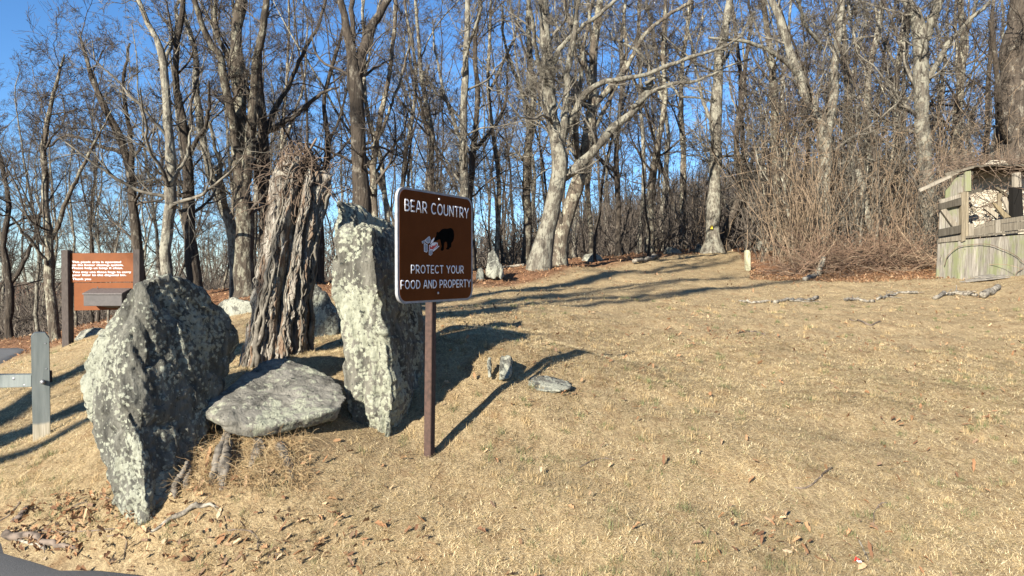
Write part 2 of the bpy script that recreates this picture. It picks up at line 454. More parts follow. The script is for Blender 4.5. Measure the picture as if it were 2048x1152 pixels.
# far ridge
def ridge():
    xs = np.linspace(-1500, 1500, 160); g = np.random.default_rng(8)
    prof = 14 * np.sin(xs / 260 + 1) + 7 * np.sin(xs / 90) + 3 * np.sin(xs / 31)
    rows = []
    for f, y in [(0, 1150), (.5, 1200), (.85, 1260), (1, 1330), (.8, 1450)]:
        rows.append(np.c_[xs, np.full(160, y), -60 + f * (28 + prof)])
    V = np.array(rows).reshape(-1, 3); id_ = np.arange(len(V)).reshape(5, 160)
    q = np.stack([id_[:-1, :-1], id_[:-1, 1:], id_[1:, 1:], id_[1:, :-1]], -1).reshape(-1, 4)
    m = flat_noise('far_woods_slope', (.08, .075, .07), (.14, .13, .12), .02, 1, bmp=0)
    tag(mesh_np('hills', V, [q], m), kind='structure')
ridge()

# ================================================================== rocks
def hull_obj(hulls, voxel, smooth_it=5):
    bm = bmesh.new()
    for pts in hulls:
        vs = [bm.verts.new(p if isinstance(p, Vector) else W(*p)) for p in pts]
        r = bmesh.ops.convex_hull(bm, input=vs)
        junk = [g for g in r['geom_interior'] + r['geom_unused'] if isinstance(g, bmesh.types.BMVert)]
        bmesh.ops.delete(bm, geom=list(set(junk)), context='VERTS')
    bmesh.ops.recalc_face_normals(bm, faces=bm.faces)
    me = bpy.data.meshes.new('tmp'); bm.to_mesh(me); bm.free()
    o = bpy.data.objects.new('tmp', me); COL.objects.link(o)
    m = o.modifiers.new('r', 'REMESH'); m.mode = 'VOXEL'; m.voxel_size = voxel
    s = o.modifiers.new('s', 'SMOOTH'); s.factor = .5; s.iterations = smooth_it
    dg = bpy.context.evaluated_depsgraph_get(); dg.update()
    me2 = bpy.data.meshes.new_from_object(o.evaluated_get(dg))
    bpy.data.objects.remove(o); bpy.data.meshes.remove(me)
    return me2
def rock(name, label, cat, hulls, voxel, mat, amp=.03, freq=3, axis=(0, 0, 1), strata=.02, sf=9, group=None, fine=.006, it=5, seed=0):
    me = hull_obj(hulls, voxel, it)
    ax = Vector(axis).normalized()
    n = len(me.vertices)
    co = np.empty(n * 3); me.vertices.foreach_get('co', co); co = co.reshape(-1, 3)
    nm = np.empty(n * 3); me.vertices.foreach_get('normal', nm); nm = nm.reshape(-1, 3)
    A = np.array(ax); al = co @ A; perp = co - al[:, None] * A
    out = np.empty(n)
    off = Vector((seed * 7.3, seed * 1.9, 0))
    for i in range(n):
        p = Vector(co[i]) + off; q = Vector(perp[i] + A * al[i] * .22) + off
        v = mnoise.noise(p * freq) * amp + mnoise.noise(p * freq * 2.7) * amp * .5
        r = mnoise.noise(q * sf); r2 = mnoise.noise(q * sf * 2.3)
        v -= strata * (max(0, .55 - abs(r) * 3.2) * 1.6 + max(0, .4 - abs(r2) * 3) * .8)
        v += mnoise.noise(p * 26) * fine + mnoise.noise(p * 60) * fine * .6
        # stepped facets
        c = mnoise.cell(q * sf * .55); v += c * strata * .5
        out[i] = v
    co = co + nm * out[:, None]
    base = np.array([co[:, 0].mean(), co[:, 1].mean(), co[:, 2].min() + .02])
    co -= base
    me.vertices.foreach_set('co', co.ravel()); me.update()
    me.polygons.foreach_set('use_smooth', np.full(len(me.polygons), True))
    me.materials.clear(); me.materials.append(mat); me.name = name
    o = bpy.data.objects.new(name, me); o.location = base; link(o)
    return tag(o, label, cat, group)

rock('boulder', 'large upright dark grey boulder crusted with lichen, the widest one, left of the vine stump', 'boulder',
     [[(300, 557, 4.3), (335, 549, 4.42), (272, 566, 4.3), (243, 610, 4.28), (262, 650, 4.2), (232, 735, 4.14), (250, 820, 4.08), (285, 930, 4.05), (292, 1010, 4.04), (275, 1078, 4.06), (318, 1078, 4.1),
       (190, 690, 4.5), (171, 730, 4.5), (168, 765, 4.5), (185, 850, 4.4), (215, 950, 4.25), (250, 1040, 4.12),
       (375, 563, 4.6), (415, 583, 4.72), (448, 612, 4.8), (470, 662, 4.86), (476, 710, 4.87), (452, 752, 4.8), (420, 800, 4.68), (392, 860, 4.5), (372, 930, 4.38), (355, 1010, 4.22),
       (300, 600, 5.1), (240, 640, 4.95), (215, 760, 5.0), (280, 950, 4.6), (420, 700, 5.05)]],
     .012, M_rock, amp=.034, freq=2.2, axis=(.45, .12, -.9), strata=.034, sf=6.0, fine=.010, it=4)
rock('standing_stone', 'tall narrow standing stone plastered with pale green lichen behind the bear sign', 'standing stone',
     [[(662, 480, 5.1), (660, 520, 5.1), (674, 455, 5.15), (702, 441, 5.15), (742, 452, 5.0), (668, 600, 5.08), (684, 740, 5.05), (700, 860, 5.0), (712, 905, 5.0), (770, 900, 4.92),
       (752, 560, 4.95), (772, 700, 4.9), (788, 800, 4.9),
       (782, 455, 5.5), (812, 500, 5.7), (846, 600, 5.85), (853, 700, 5.85), (852, 770, 5.8), (815, 850, 5.4), (720, 480, 5.6), (730, 800, 5.6)],
      [(675, 405, 5.5), (689, 399, 5.72), (671, 440, 5.42), (672, 458, 5.4), (706, 420, 5.9), (716, 430, 5.98), (760, 434, 6.2), (786, 446, 6.35), (838, 600, 6.4), (842, 740, 6.3), (690, 640, 5.6), (720, 780, 5.7), (704, 470, 5.6)]],
     .011, M_rock_pale, amp=.035, freq=3.2, axis=(.14, .02, -1), strata=.034, sf=7, fine=.008, it=4, seed=3)
rock('flat_slab', 'flat table-like grey slab with round lichen spots lying in front of the vine stump', 'stone slab',
     [[(400, 820, 4.5), (412, 800, 4.56), (440, 842, 4.42), (500, 852, 4.42), (545, 850, 4.46), (590, 838, 4.54), (640, 828, 4.62), (682, 815, 4.72), (692, 795, 4.82),
       (482, 750, 4.88), (522, 724, 5.1), (562, 717, 5.2), (612, 732, 5.2), (650, 746, 5.15), (686, 772, 4.98), (440, 780, 4.68),
       (412, 840, 4.5), (450, 858, 4.46), (500, 874, 4.46), (545, 866, 4.5), (600, 854, 4.6), (670, 838, 4.74), (560, 790, 5.3), (450, 820, 4.8)]],
     .011, M_rock_slab, amp=.024, freq=3, axis=(1, .2, .1), strata=.012, sf=6, fine=.003, it=3, seed=5)
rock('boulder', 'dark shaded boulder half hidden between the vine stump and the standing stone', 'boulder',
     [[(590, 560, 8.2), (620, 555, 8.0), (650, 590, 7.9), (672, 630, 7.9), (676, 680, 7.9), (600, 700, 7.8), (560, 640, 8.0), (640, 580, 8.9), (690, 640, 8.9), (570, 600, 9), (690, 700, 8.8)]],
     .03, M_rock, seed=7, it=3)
rock('boulder', 'low grey boulder peeping over the big boulder, left of the stump foot', 'boulder',
     [[(440, 600, 11.5), (465, 594, 11.3), (500, 600, 11.2), (515, 625, 11.2), (430, 630, 11.3), (450, 660, 11.2), (510, 650, 11.2), (470, 600, 12.3), (510, 620, 12.5), (420, 640, 12.2)]],
     .035, M_rock_small, seed=8, it=3)
rock('boulder', 'small rounded speckled boulder on the grass under the picnic notice', 'boulder',
     [[(148, 678, 12.6), (160, 662, 12.5), (185, 654, 12.5), (205, 655, 12.5), (225, 668, 12.4), (230, 700, 12.3), (150, 690, 12.3), (190, 660, 13.3), (230, 690, 13.2), (160, 690, 13.3)]],
     .03, M_rock_small, seed=9, it=3)
rock('embedded_stone', 'flat pale stone sunk in the lawn under the shadow of the sign', 'stone',
     [[(1015, 770, 5.83), (1035, 760, 5.88), (1075, 752, 5.93), (1110, 755, 5.98), (1140, 765, 5.93), (1146, 775, 5.78), (1120, 782, 5.68), (1060, 781, 5.68), (1030, 776, 5.73), (1080, 800, 5.88), (1090, 756, 6.28)]],
     .012, M_rock_small, amp=.012, strata=.008, seed=11, it=2)
rock('upright_stone', 'stubby pale upright stone on the lawn, the bigger of the two', 'stone',
     [[(999, 716, 5.82), (1004, 711, 5.82), (1022, 710, 5.82), (1027, 716, 5.85), (1026, 740, 5.77), (1018, 758, 5.67), (998, 762, 5.67), (997, 735, 5.72), (1004, 713, 5.97), (1026, 716, 5.99), (1024, 760, 5.97), (1000, 760, 5.97)]],
     .009, M_rock_small, amp=.008, strata=.012, sf=12, seed=12, it=2)
rock('upright_stone', 'thin pale stone shard poking up beside the stubby stone', 'stone',
     [[(976, 716, 5.82), (982, 714, 5.82), (983, 755, 5.67), (975, 756, 5.67), (978, 718, 5.87), (984, 756, 5.77), (973, 735, 5.72)]],
     .008, M_rock_small, amp=.006, strata=.008, sf=12, seed=13, it=2)
rock('embedded_stone', 'low white flecked ledge of rock breaking the lawn at the far right', 'stone',
     [[(1905, 650, 10.7), (1930, 643, 10.8), (1965, 641, 10.8), (2000, 644, 10.8), (2022, 652, 10.7), (1960, 655, 10.5), (1925, 654, 10.5), (1960, 665, 10.6), (1960, 646, 11.2)]],
     .02, M_rock_small, amp=.015, strata=.01, seed=14, it=2)
for k_, (x_, y_, w_, h_, Y_, lab) in enumerate([
        (988, 548, 34, 50, 15.3, 'leaning dark edged stone left of the large leaning oak'),
        (1002, 552, 16, 26, 15.0, 'small square pale stone in front of the leaning dark edged stone'),
        (962, 556, 22, 24, 15.2, 'rough brown stone beside the right edge of the bear sign'),
        (1185, 520, 50, 14, 20.5, 'long low grey rock under the trees right of the twin oaks'),
        (1345, 505, 40, 12, 25.0, 'low pale rock at the crest of the lawn near the blazed tree'),
        (1530, 496, 50, 16, 25.0, 'pale rock at the foot of the vine thicket'),
        (1400, 499, 30, 12, 26.0, 'round stone just left of the blazed tree foot')]):
    rock('stone', lab, 'stone', [[(x_ - w_ * .5, y_ + 3, Y_), (x_ - w_ * .32, y_ - h_ * .8, Y_), (x_, y_ - h_, Y_ + .1), (x_ + w_ * .35, y_ - h_ * .55, Y_), (x_ + w_ * .5, y_ + 3, Y_), (x_, y_ + 10, Y_ - .2),
        (x_ - w_ * .2, y_ - h_ * .7, Y_ + .4), (x_ + w_ * .3, y_ - h_ * .3, Y_ + .5), (x_, y_ + 4, Y_ + .5)]], .03, M_rock_small, seed=20 + k_, it=2, amp=.03)

# ================================================================== vine-grown stump
def stump_mat():
    m, nt, b = new_mat('stump_bark')
    v = coords(nt, (1, 1, .13)); v2 = coords(nt)
    n1 = noise(nt, v, 26, 6, .7, .7); n2 = noise(nt, v2, 9, 5, .7)
    c = ramp(nt, n1, [(.33, (.025, .019, .015)), (.47, (.12, .102, .082)), (.60, (.29, .26, .22)), (.72, (.46, .43, .375))]).outputs[0]
    c = mix(nt, ramp(nt, n2, [(.52, (0, 0, 0)), (.62, (1, 1, 1))]).outputs[0], c, (.28, .26, .215), 'MIX')
    c = mix(nt, ramp(nt, noise(nt, v, 14, 4, .6), [(.55, (0, 0, 0)), (.6, (1, 1, 1))]).outputs[0], c, (.16, .11, .075))
    nt.links.new(c, b.inputs['Base Color']); b.inputs['Roughness'].default_value = .95
    bump(nt, b, n1, 1, .03); return m
M_stump = stump_mat(); M_tangle = flat_noise('dark_vine', (.05, .036, .026), (.20, .145, .105), 5, bmp=0)
def make_stump():
    rng = np.random.default_rng(11); YS = 6.35
    prof = [(770, 462, 640), (745, 471, 628), (725, 480, 622), (690, 490, 618), (650, 498, 618), (600, 507, 620), (550, 518, 628), (500, 528, 636), (450, 536, 644), (400, 544, 652), (360, 551, 658), (345, 560, 658), (335, 572, 652)]
    py = np.array([p[0] for p in prof][::-1], float); l = np.array([p[1] for p in prof][::-1], float); r = np.array([p[2] for p in prof][::-1], float)
    nh, na = 260, 330
    ys = np.linspace(775, 335, nh); lc = np.interp(ys, py, l); rc = np.interp(ys, py, r)
    base = W(560, 735, YS)
    V = []
    for i in range(nh):
        cpt = W((lc[i] + rc[i]) / 2, ys[i], YS); rad = (rc[i] - lc[i]) / 2 / F * YS * .92
        f = i / (nh - 1)
        for j in range(na):
            an = j / na * 2 * pi
            tw = an + .5 * f
            q = Vector((cos(tw) * 1.6, sin(tw) * 1.6, f * 1.6))
            fl = mnoise.noise(q * 1.5) * .22 + mnoise.noise(q * 4 + Vector((3, 1, 2))) * .15
            rg = 1.5 * abs(mnoise.noise(Vector((cos(tw) * 4.2, sin(tw) * 4.2, f * 5.2)))) + .6 * abs(mnoise.noise(Vector((cos(tw) * 13, sin(tw) * 13, f * 14))))
            fl += .27 * (.34 - rg) - .10 * max(0, mnoise.noise(Vector((cos(tw) * 9, sin(tw) * 9, f * 22)))) + .05 * mnoise.noise(Vector((cos(an) * 22, sin(an) * 22, f * 26))) + .035 * mnoise.noise(Vector((cos(an) * 40, sin(an) * 40, f * 60)))
            # long cleft open towards the camera, right of the middle
            dc = ((an - (1.5 * pi + .30 - .1 * f) + pi) % (2 * pi)) - pi
            fl -= .62 * math.exp(-(dc / .19) ** 2) * min(1, max(0, (f - .12) / .25))
            dc2 = ((an - (1.5 * pi - .75 + .25 * f) + pi) % (2 * pi)) - pi; fl -= .22 * math.exp(-(dc2 / .09) ** 2)
            dc3 = ((an - (1.5 * pi + .95 - .2 * f) + pi) % (2 * pi)) - pi; fl -= .25 * math.exp(-(dc3 / .10) ** 2)
            # flare towards the roots
            if f < .14: fl += (.14 - f) * .9 * (.5 + .8 * mnoise.noise(Vector((cos(an) * 2.5, sin(an) * 2.5, 9))))
            R_ = rad * (1 + fl)
            top = 0
            if f > .9: top = (mnoise.noise(Vector((cos(an) * 3, sin(an) * 3, 5))) * .10 + (-.06 if cos(an) > 0 else .06)) * (f - .9) * 10
            V.append((cpt.x + cos(an) * R_, cpt.y + sin(an) * R_ * .85, cpt.z + top))
    V = np.array(V); id_ = np.arange(nh * na).reshape(nh, na)
    q = np.stack([id_[:-1], np.roll(id_[:-1], -1, 1), np.roll(id_[1:], -1, 1), id_[1:]], -1).reshape(-1, 4)
    c = V[-na:].mean(0) - [0, 0, .1]
    V = np.vstack([V, c]); ci = len(V) - 1
    tri = np.stack([id_[-1], np.roll(id_[-1], -1), np.full(na, ci)], -1)
    root = empty('tree_stump', base, 'tall broken tree stump wrapped in woody vines, between the boulder and standing stone', 'tree stump')
    mesh_np('trunk', V, [q, tri], M_stump, root, loc=base)
    Vg = V[:-1].reshape(nh, na, 3); ctr = Vg.mean(1)
    tb = TB()                        # shaggy strips of loose bark
    for s in range(620):
        n = 9; ln = rng.integers(10, 46); i0 = rng.integers(0, nh - ln); ii = np.linspace(i0, i0 + ln, n).astype(int); a0 = rng.uniform(0, 2 * pi)
        an = a0 + .5 * 0 + np.cumsum(rng.normal(0, .035, n)); jj = (an / (2 * pi) * na).astype(int) % na
        p = Vg[ii, jj]; d = p - ctr[ii]; d[:, 2] = 0; d /= np.linalg.norm(d, axis=1, keepdims=True)
        lift = np.linspace(0, 1, n)[:, None] ** 3 * rng.choice([0, .01, .03], p=[.5, .3, .2]) * (1 if rng.uniform() < .5 else 0)
        r0 = rng.uniform(.004, .012); tb.add((p + d * (lift + r0 * .2))[None], (r0 * np.array([.3, .8, 1, 1.1, 1, 1, .9, .6, .2]))[None], 5)
    tb.build('loose_bark', M_stump, root, loc=base)
    # vine stems climbing the bark
    Vg = V[:-1].reshape(nh, na, 3); ctr = Vg.mean(1)
    tb = TB()
    for s in range(15):
        a0 = rng.uniform(0, 2 * pi); n = 26
        i0 = rng.integers(0, 20); i1 = rng.integers(140, nh)
        ii = np.linspace(i0, i1, n); an = a0 + np.cumsum(rng.normal(0, .07, n)) + rng.uniform(-.8, .8) * np.linspace(0, 1, n)
        P = []
        for k in range(n):
            i = int(ii[k]); j = int(an[k] / (2 * pi) * na) % na
            p = Vg[i, j]; d = p - ctr[i]; d[2] = 0; L = np.linalg.norm(d)
            win = Vg[i, [(j + t) % na for t in range(-12, 13)]]; Lm = np.linalg.norm((win - ctr[i])[:, :2], axis=1).max()
            P.append(ctr[i] + d / L * (max(L, Lm * .93) + .008 + abs(rng.normal(0, .008))) + [0, 0, p[2] - ctr[i][2]])
        r0 = rng.choice([.006, .009, .013, .02], p=[.35, .3, .25, .1])
        tb.path(P, np.linspace(r0 * 1.2, r0 * .6, n), 6, n=70, rough=.0015, seed=s)
    tb.build('climbing_stem', M_twig_pale, root, loc=base)
    # tangle on top
    tb = TB(); topc = np.array(W(600, 338, YS)); n = 9; B = 900
    P = np.empty((B, n, 3)); an = rng.uniform(0, 2 * pi, B); rr = rng.uniform(.03, .20, B)
    st = topc + np.c_[np.cos(an) * rr * .95, np.sin(an) * rr, rng.uniform(-.50, .14, B) - rr * 1.0 + .14]
    d = np.c_[np.cos(an + rng.normal(0, 1.0, B)), np.sin(an + rng.normal(0, 1., B)), rng.normal(.55, .6, B)]
    d /= np.linalg.norm(d, axis=1, keepdims=True); P[:, 0] = st; stp = rng.uniform(.012, .038, B)[:, None]
    for k in range(1, n):
        back = (topc - [0, 0, .08]) - P[:, k - 1]
        d = d + rng.normal(0, .32, (B, 3)) + back * 2.2; d[:, 2] += rng.normal(-.02, .05, B); d /= np.linalg.norm(d, axis=1, keepdims=True)
        P[:, k] = P[:, k - 1] + d * stp
    tb.add(P, rng.uniform(.0022, .0055, B)[:, None] * np.linspace(1.1, .6, n)[None], 4)
    # long whips falling down the front and out to the sides
    B = 45; n = 14; P = np.empty((B, n, 3)); an = rng.uniform(0, 2 * pi, B)
    P[:, 0] = topc + np.c_[np.cos(an) * .24, np.sin(an) * .24, rng.uniform(-.35, .05, B)]
    d = np.c_[np.cos(an) * .5, np.sin(an) * .5, rng.uniform(-.2, .8, B)]
    for k in range(1, n):
        d = d + rng.normal(0, .18, (B, 3)); d[:, 2] -= .13; d /= np.linalg.norm(d, axis=1, keepdims=True)
        P[:, k] = P[:, k - 1] + d * rng.uniform(.02, .06)
    tb.add(P, rng.uniform(.002, .0045, B)[:, None] * np.linspace(1, .5, n)[None], 4)
    tb.path([W(620, 300, 6.35), W(628, 285, 6.3), W(633, 277, 6.28)], [.012, .011, .009], 6, n=6)
    tb.path([W(622, 360, 6.2), W(624, 320, 6.2), W(612, 290, 6.3), W(606, 262, 6.3)], [.007, .006, .004, .002], 5, n=16)
    tb.build('vine_tangle', M_tangle, root, loc=base)
make_stump()

# exposed dead roots in the bank under the slab
def root_piece(label, pts, rad, seed, mat=None):
    tb = TB(); rng = np.random.default_rng(seed)
    P = np.array([tuple(W(*p)) for p in pts]); P, R = resample(P, np.array(rad, float), 34)
    for s in range(4):
        off = rng.normal(0, .25, 3) * R.mean(); off[1] *= .6
        tb.path(P + off * np.linspace(.6, 1.5, 34)[:, None] + np.cumsum(rng.normal(0, .003, P.shape), 0), R * rng.uniform(.6, 1.0), 7, rough=.002, seed=seed + s)
    base = P.min(0)
    o = tb.build('dead_root', mat or M_rootwood, None, loc=base); o.location = base
    tag(o, label, 'dead root')
M_rootwood = flat_noise('dead_root_wood', (.02, .017, .014), (.16, .14, .115), 16, 1, (.35, .62), .9, (1, 1, .3))
root_piece('long thin grey dead root hanging from the left end of the slab', [(455, 868, 4.52), (446, 900, 4.37), (438, 935, 4.27), (430, 980, 4.20)], [.022, .03, .035, .022], 31)
root_piece('thick dark root stub under the middle of the slab', [(518, 872, 4.55), (516, 900, 4.45), (508, 935, 4.35), (500, 955, 4.28)], [.035, .04, .035, .02], 32)
root_piece('knobbly forked root in the bank, furthest right below the slab', [(548, 905, 4.50), (560, 892, 4.50), (570, 925, 4.40), (582, 965, 4.31)], [.03, .04, .035, .015], 33)
root_piece('splintered dark root lying lowest in the bank', [(548, 948, 4.37), (535, 968, 4.31), (518, 992, 4.25), (508, 1005, 4.22)], [.045, .05, .035, .012], 34)
root_piece('short bent pale root between the boulder and the long thin root', [(376, 925, 4.30), (370, 950, 4.25), (360, 970, 4.21), (350, 990, 4.18)], [.015, .018, .022, .03], 35)

# ================================================================== bear country sign
def metal(name, c1, c2, rough, sc_=30, metallic=0, spec=.4):
    m, nt, b = new_mat(name); v = coords(nt)
    n1 = noise(nt, v, sc_, 5, .7); nt.links.new(ramp(nt, n1, [(.35, c1), (.65, c2)]).outputs[0], b.inputs['Base Color'])
    b.inputs['Roughness'].default_value = rough; b.inputs['Metallic'].default_value = metallic; b.inputs['Specular IOR Level'].default_value = spec
    bump(nt, b, n1, .15, .003); return m
M_rust = metal('rusted_steel', (.032, .019, .015), (.068, .038, .028), .85)
M_alu = metal('weathered_aluminium', (.17, .17, .175), (.28, .28, .285), .55, 18, 0)
M_brown = metal('brown_sign_face', (.088, .024, .004), (.105, .030, .006), .7, 6, 0, .06)
M_white = metal('sign_lettering_white', (.62, .62, .64), (.80, .80, .82), .5, 40)
M_black = metal('sign_black', (.002, .002, .002), (.004, .004, .004), 1, spec=.01)
M_red = metal('sign_red', (.42, .02, .012), (.5, .03, .02), .5)
M_greyp = metal('sign_grey', (.18, .21, .25), (.24, .27, .32), .5)
M_bolt = metal('zinc_bolt', (.4, .4, .4), (.6, .6, .6), .4, 60, .5)
AL = radians(29.5)
U_ = Vector((sin(AL), cos(AL), 0)); N_ = Vector((cos(AL), -sin(AL), 0))
SC = Vector((-.49, 4.8, 0)); SW, SZ0, SZ1 = .85, 1.413, 2.135
def S3(u, z, d): return SC + U_ * u + N_ * d + Vector((0, 0, z))
def inv_sign(px, py):
    """sign-face coordinates of a photo pixel"""
    d = W(px, py, 1) - Vector((0, 0, CAMZ)); c = Vector((0, 0, CAMZ))
    t = (SC - Vector((0, 0, 0))).dot(N_) / Vector((d.x, d.y, 0)).dot(N_)
    p = c + d * t; return (p - SC).dot(U_), p.z
def prism(polys, fn, d0, d1, name, mat, parent, loc, bevel=0, smooth=False):
    bm = bmesh.new()
    for poly in polys:
        a0 = [bm.verts.new(fn(x, y, d0)) for x, y in poly]; a1 = [bm.verts.new(fn(x, y, d1)) for x, y in poly]
        n = len(poly)
        bm.faces.new(a1); bm.faces.new(a0[::-1])
        for i in range(n): bm.faces.new((a0[i], a0[(i + 1) % n], a1[(i + 1) % n], a1[i]))
    bmesh.ops.recalc_face_normals(bm, faces=bm.faces)
    if bevel: bmesh.ops.bevel(bm, geom=list(bm.edges), offset=bevel, segments=2, affect='EDGES', clamp_overlap=True)
    bmesh.ops.translate(bm, verts=bm.verts, vec=-Vector(loc))
    me = bpy.data.meshes.new(name); bm.to_mesh(me); bm.free()
    me.materials.append(mat); o = bpy.data.objects.new(name, me); return link(o, parent)
def rrect(x0, z0, x1, z1, r, n=10):
    out = []
    for cx, cz, a0 in ((x1 - r, z1 - r, 0), (x0 + r, z1 - r, 90), (x0 + r, z0 + r, 180), (x1 - r, z0 + r, 270)):
        for k in range(n + 1):
            a = radians(a0 + 90 * k / n); out.append((cx + r * cos(a), cz + r * sin(a)))
    return out
def arc(cx, cy, rx, ry, a0, a1, n=9): return [(cx + rx * cos(radians(a0 + (a1 - a0) * k / n)), cy + ry * sin(radians(a0 + (a1 - a0) * k / n))) for k in range(n + 1)]
GL = {  # condensed rounded capitals, unit height; value = (width, strokes)
    'A': (.62, [[(0, 0), (.24, 1), (.38, 1), (.62, 0)], [(.09, .3), (.53, .3)]]),
    'B': (.50, [[(0, 0), (0, 1), (.22, 1)] + arc(.22, .77, .24, .23, 90, -90) + [(0, .54)], [(0, .54), (.24, .54)] + arc(.24, .27, .28, .27, 90, -90) + [(0, 0)]]),
    'C': (.62, [arc(.34, .5, .34, .5, 52, 308, 16)]),
    'D': (.56, [[(0, 0), (0, 1), (.18, 1)] + arc(.18, .5, .40, .5, 90, -90, 14) + [(0, 0)]]),
    'E': (.42, [[(.42, 1), (0, 1), (0, 0), (.42, 0)], [(0, .46), (.36, .46)]]),
    'F': (.42, [[(.42, 1), (0, 1), (0, 0)], [(0, .46), (.36, .46)]]),
    'N': (.56, [[(0, 0), (0, 1), (.56, 0), (.56, 1)]]),
    'O': (.68, [arc(.34, .5, .34, .5, 0, 360, 24)]),
    'P': (.50, [[(0, 0), (0, 1), (.22, 1)] + arc(.22, .70, .28, .30, 90, -90) + [(0, .40)]]),
    'R': (.52, [[(0, 0), (0, 1), (.22, 1)] + arc(.22, .70, .28, .30, 90, -90) + [(0, .40)], [(.2, .40), (.52, 0)]]),
    'T': (.52, [[(0, 1), (.52, 1)], [(.26, 1), (.26, 0)]]),
    'U': (.56, [[(0, 1), (0, .3)] + arc(.28, .28, .28, .28, 180, 360) + [(.56, 1)]]),
    'Y': (.58, [[(0, 1), (.29, .45), (.58, 1)], [(.29, .45), (.29, 0)]])}
def glyph_text(txt, u0, u1, zc, h, name, parent, base):
    adv = []; x = 0
    wi = 0
    for ch in txt:
        if ch == ' ': x += .42; wi += 1; continue
        adv.append((ch, x, wi)); x += GL[ch][0] + .26
    tot = x - .26; sx = (u1 - u0) / tot
    sw = h * .076
    for word in range(wi + 1):
        tb = TB()
        for ch, x0, w_ in adv:
            if w_ != word: continue
            for st in GL[ch][1]:
                P = [(u0 + (x0 + a_) * sx, zc - h / 2 + sw * .6 + b_ * (h - sw * 1.2), 0) for a_, b_ in st]
                for i in range(len(P) - 1): tb.path([P[i], P[i + 1]], sw, 8)     # every corner stays crisp
                for p in P: tb.path([(p[0] + q * sw, p[1], 0) for q in (-.7, -.35, .35, .7)], [sw * .72, sw * .94, sw * .94, sw * .72], 8)
        V = np.vstack(tb.V); Q = np.vstack(tb.Q)
        Wd = np.array([tuple(S3(v[0], v[1], .0035 + v[2] / sw * .0015)) for v in V])
        mesh_np(name, Wd, [Q], M_white, parent, loc=base)
def bear_sign():
    pc = SC - N_ * .056; pb = Vector((pc.x, pc.y, h1(pc.x, pc.y)))
    root = empty('bear_warning_sign', pb, 'brown bear country warning sign with white lettering on a rusty steel post', 'sign')
    prism([rrect(-SW / 2, SZ0, SW / 2, SZ1, .075)], S3, -.020, 0, 'plate', M_alu, root, pb)
    prism([rrect(-SW / 2 + .019, SZ0 + .014, SW / 2 - .019, SZ1 - .014, .064)], S3, .0003, .0018, 'sign_face', M_brown, root, pb)
    r = .026
    prism([[(-r, pb.z - .3), (r, pb.z - .3), (r, SZ1 - .1), (-r, SZ1 - .1)]], lambda u, z, d: S3(u + (z - 1.5) * .022, z, d), -.084, -.0285, 'post', M_rust, root, pb, .003)
    glyph_text('BEAR COUNTRY', -SW / 2 + .0857 * SW, -SW / 2 + .9287 * SW, SZ0 + .846 * (SZ1 - SZ0), .072, 'heading_lettering', root, pb)
    glyph_text('PROTECT YOUR', -SW / 2 + .157 * SW, -SW / 2 + .853 * SW, SZ0 + .297 * (SZ1 - SZ0), .053, 'lower_lettering', root, pb)
    glyph_text('FOOD AND PROPERTY', -SW / 2 + .035 * SW, -SW / 2 + .958 * SW, SZ0 + .163 * (SZ1 - SZ0), .053, 'bottom_lettering', root, pb)
    z5 = lambda pts: [inv_sign(820 + x / 11.52, 430 + y / 11.52) for x, y in pts]
    bear = [(600, 415), (618, 392), (650, 402), (690, 368), (740, 325), (800, 312), (860, 318), (920, 300), (965, 315), (1000, 370), (1014, 450), (1005, 540), (985, 600), (945, 645), (942, 740), (905, 757), (885, 792), (840, 797), (822, 775), (853, 740), (850, 645), (830, 612), (790, 625), (777, 700), (770, 800), (740, 826), (705, 817), (708, 770), (725, 730), (705, 640), (690, 562), (640, 572), (600, 592), (556, 610), (540, 596), (555, 555), (580, 520), (600, 470)]
    prism([z5(bear)], S3, .0019, .003, 'bear_emblem', M_black, root, pb)
    greys = [[(332, 582), (435, 492), (450, 510), (463, 570), (452, 628), (410, 656), (370, 632), (345, 600)], [(265, 610), (322, 582), (343, 640), (280, 658)],
             [(315, 665), (342, 655), (395, 680), (400, 830), (375, 860), (320, 840)], [(430, 812), (505, 802), (510, 890), (470, 935), (430, 915)]]
    prism([z5([(cx + (x - cx) * 1.02, cy + (y - cy) * 1.02) for x, y in g for cx, cy in [np.mean(g, 0)]]) for g in greys], S3, .0019, .0026, 'table_outline', M_white, root, pb)
    prism([z5([(cx + (x - cx) * .84, cy + (y - cy) * .88) for x, y in g for cx, cy in [np.mean(g, 0)]]) for g in greys], S3, .0028, .0033, 'table_emblem', M_greyp, root, pb)
    prism([z5([(436, 690), (540, 695), (612, 636), (628, 640), (628, 712), (520, 808), (436, 798)])], S3, .0019, .0026, 'cooler_outline', M_white, root, pb)
    prism([z5([(446, 705), (541, 708), (606, 655), (612, 704), (519, 792), (446, 786)])], S3, .0028, .0033, 'cooler_emblem', M_red, root, pb)
    prism([z5(p) for p in ([(455, 664), (480, 590), (550, 515), (545, 560), (520, 618), (462, 672)], [(460, 690), (515, 636), (602, 628), (542, 696)], [(505, 826), (652, 708), (662, 724), (527, 842)],
                           [(465, 716), (497, 718), (495, 740), (463, 736)], [(552, 690), (570, 675), (580, 692), (560, 706)])], S3, .0036, .0042, 'cooler_lid_emblem', M_white, root, pb)
    for px, py in ((877.5, 398.5), (875.5, 586)):
        u, z = inv_sign(px, py)
        tb = TB(); tb.path([S3(u, z, 0), S3(u, z, .004), S3(u, z, .008)], [.0085, .0085, .005], 10); tb.build('bolt', M_bolt, root, loc=pb)
bear_sign()

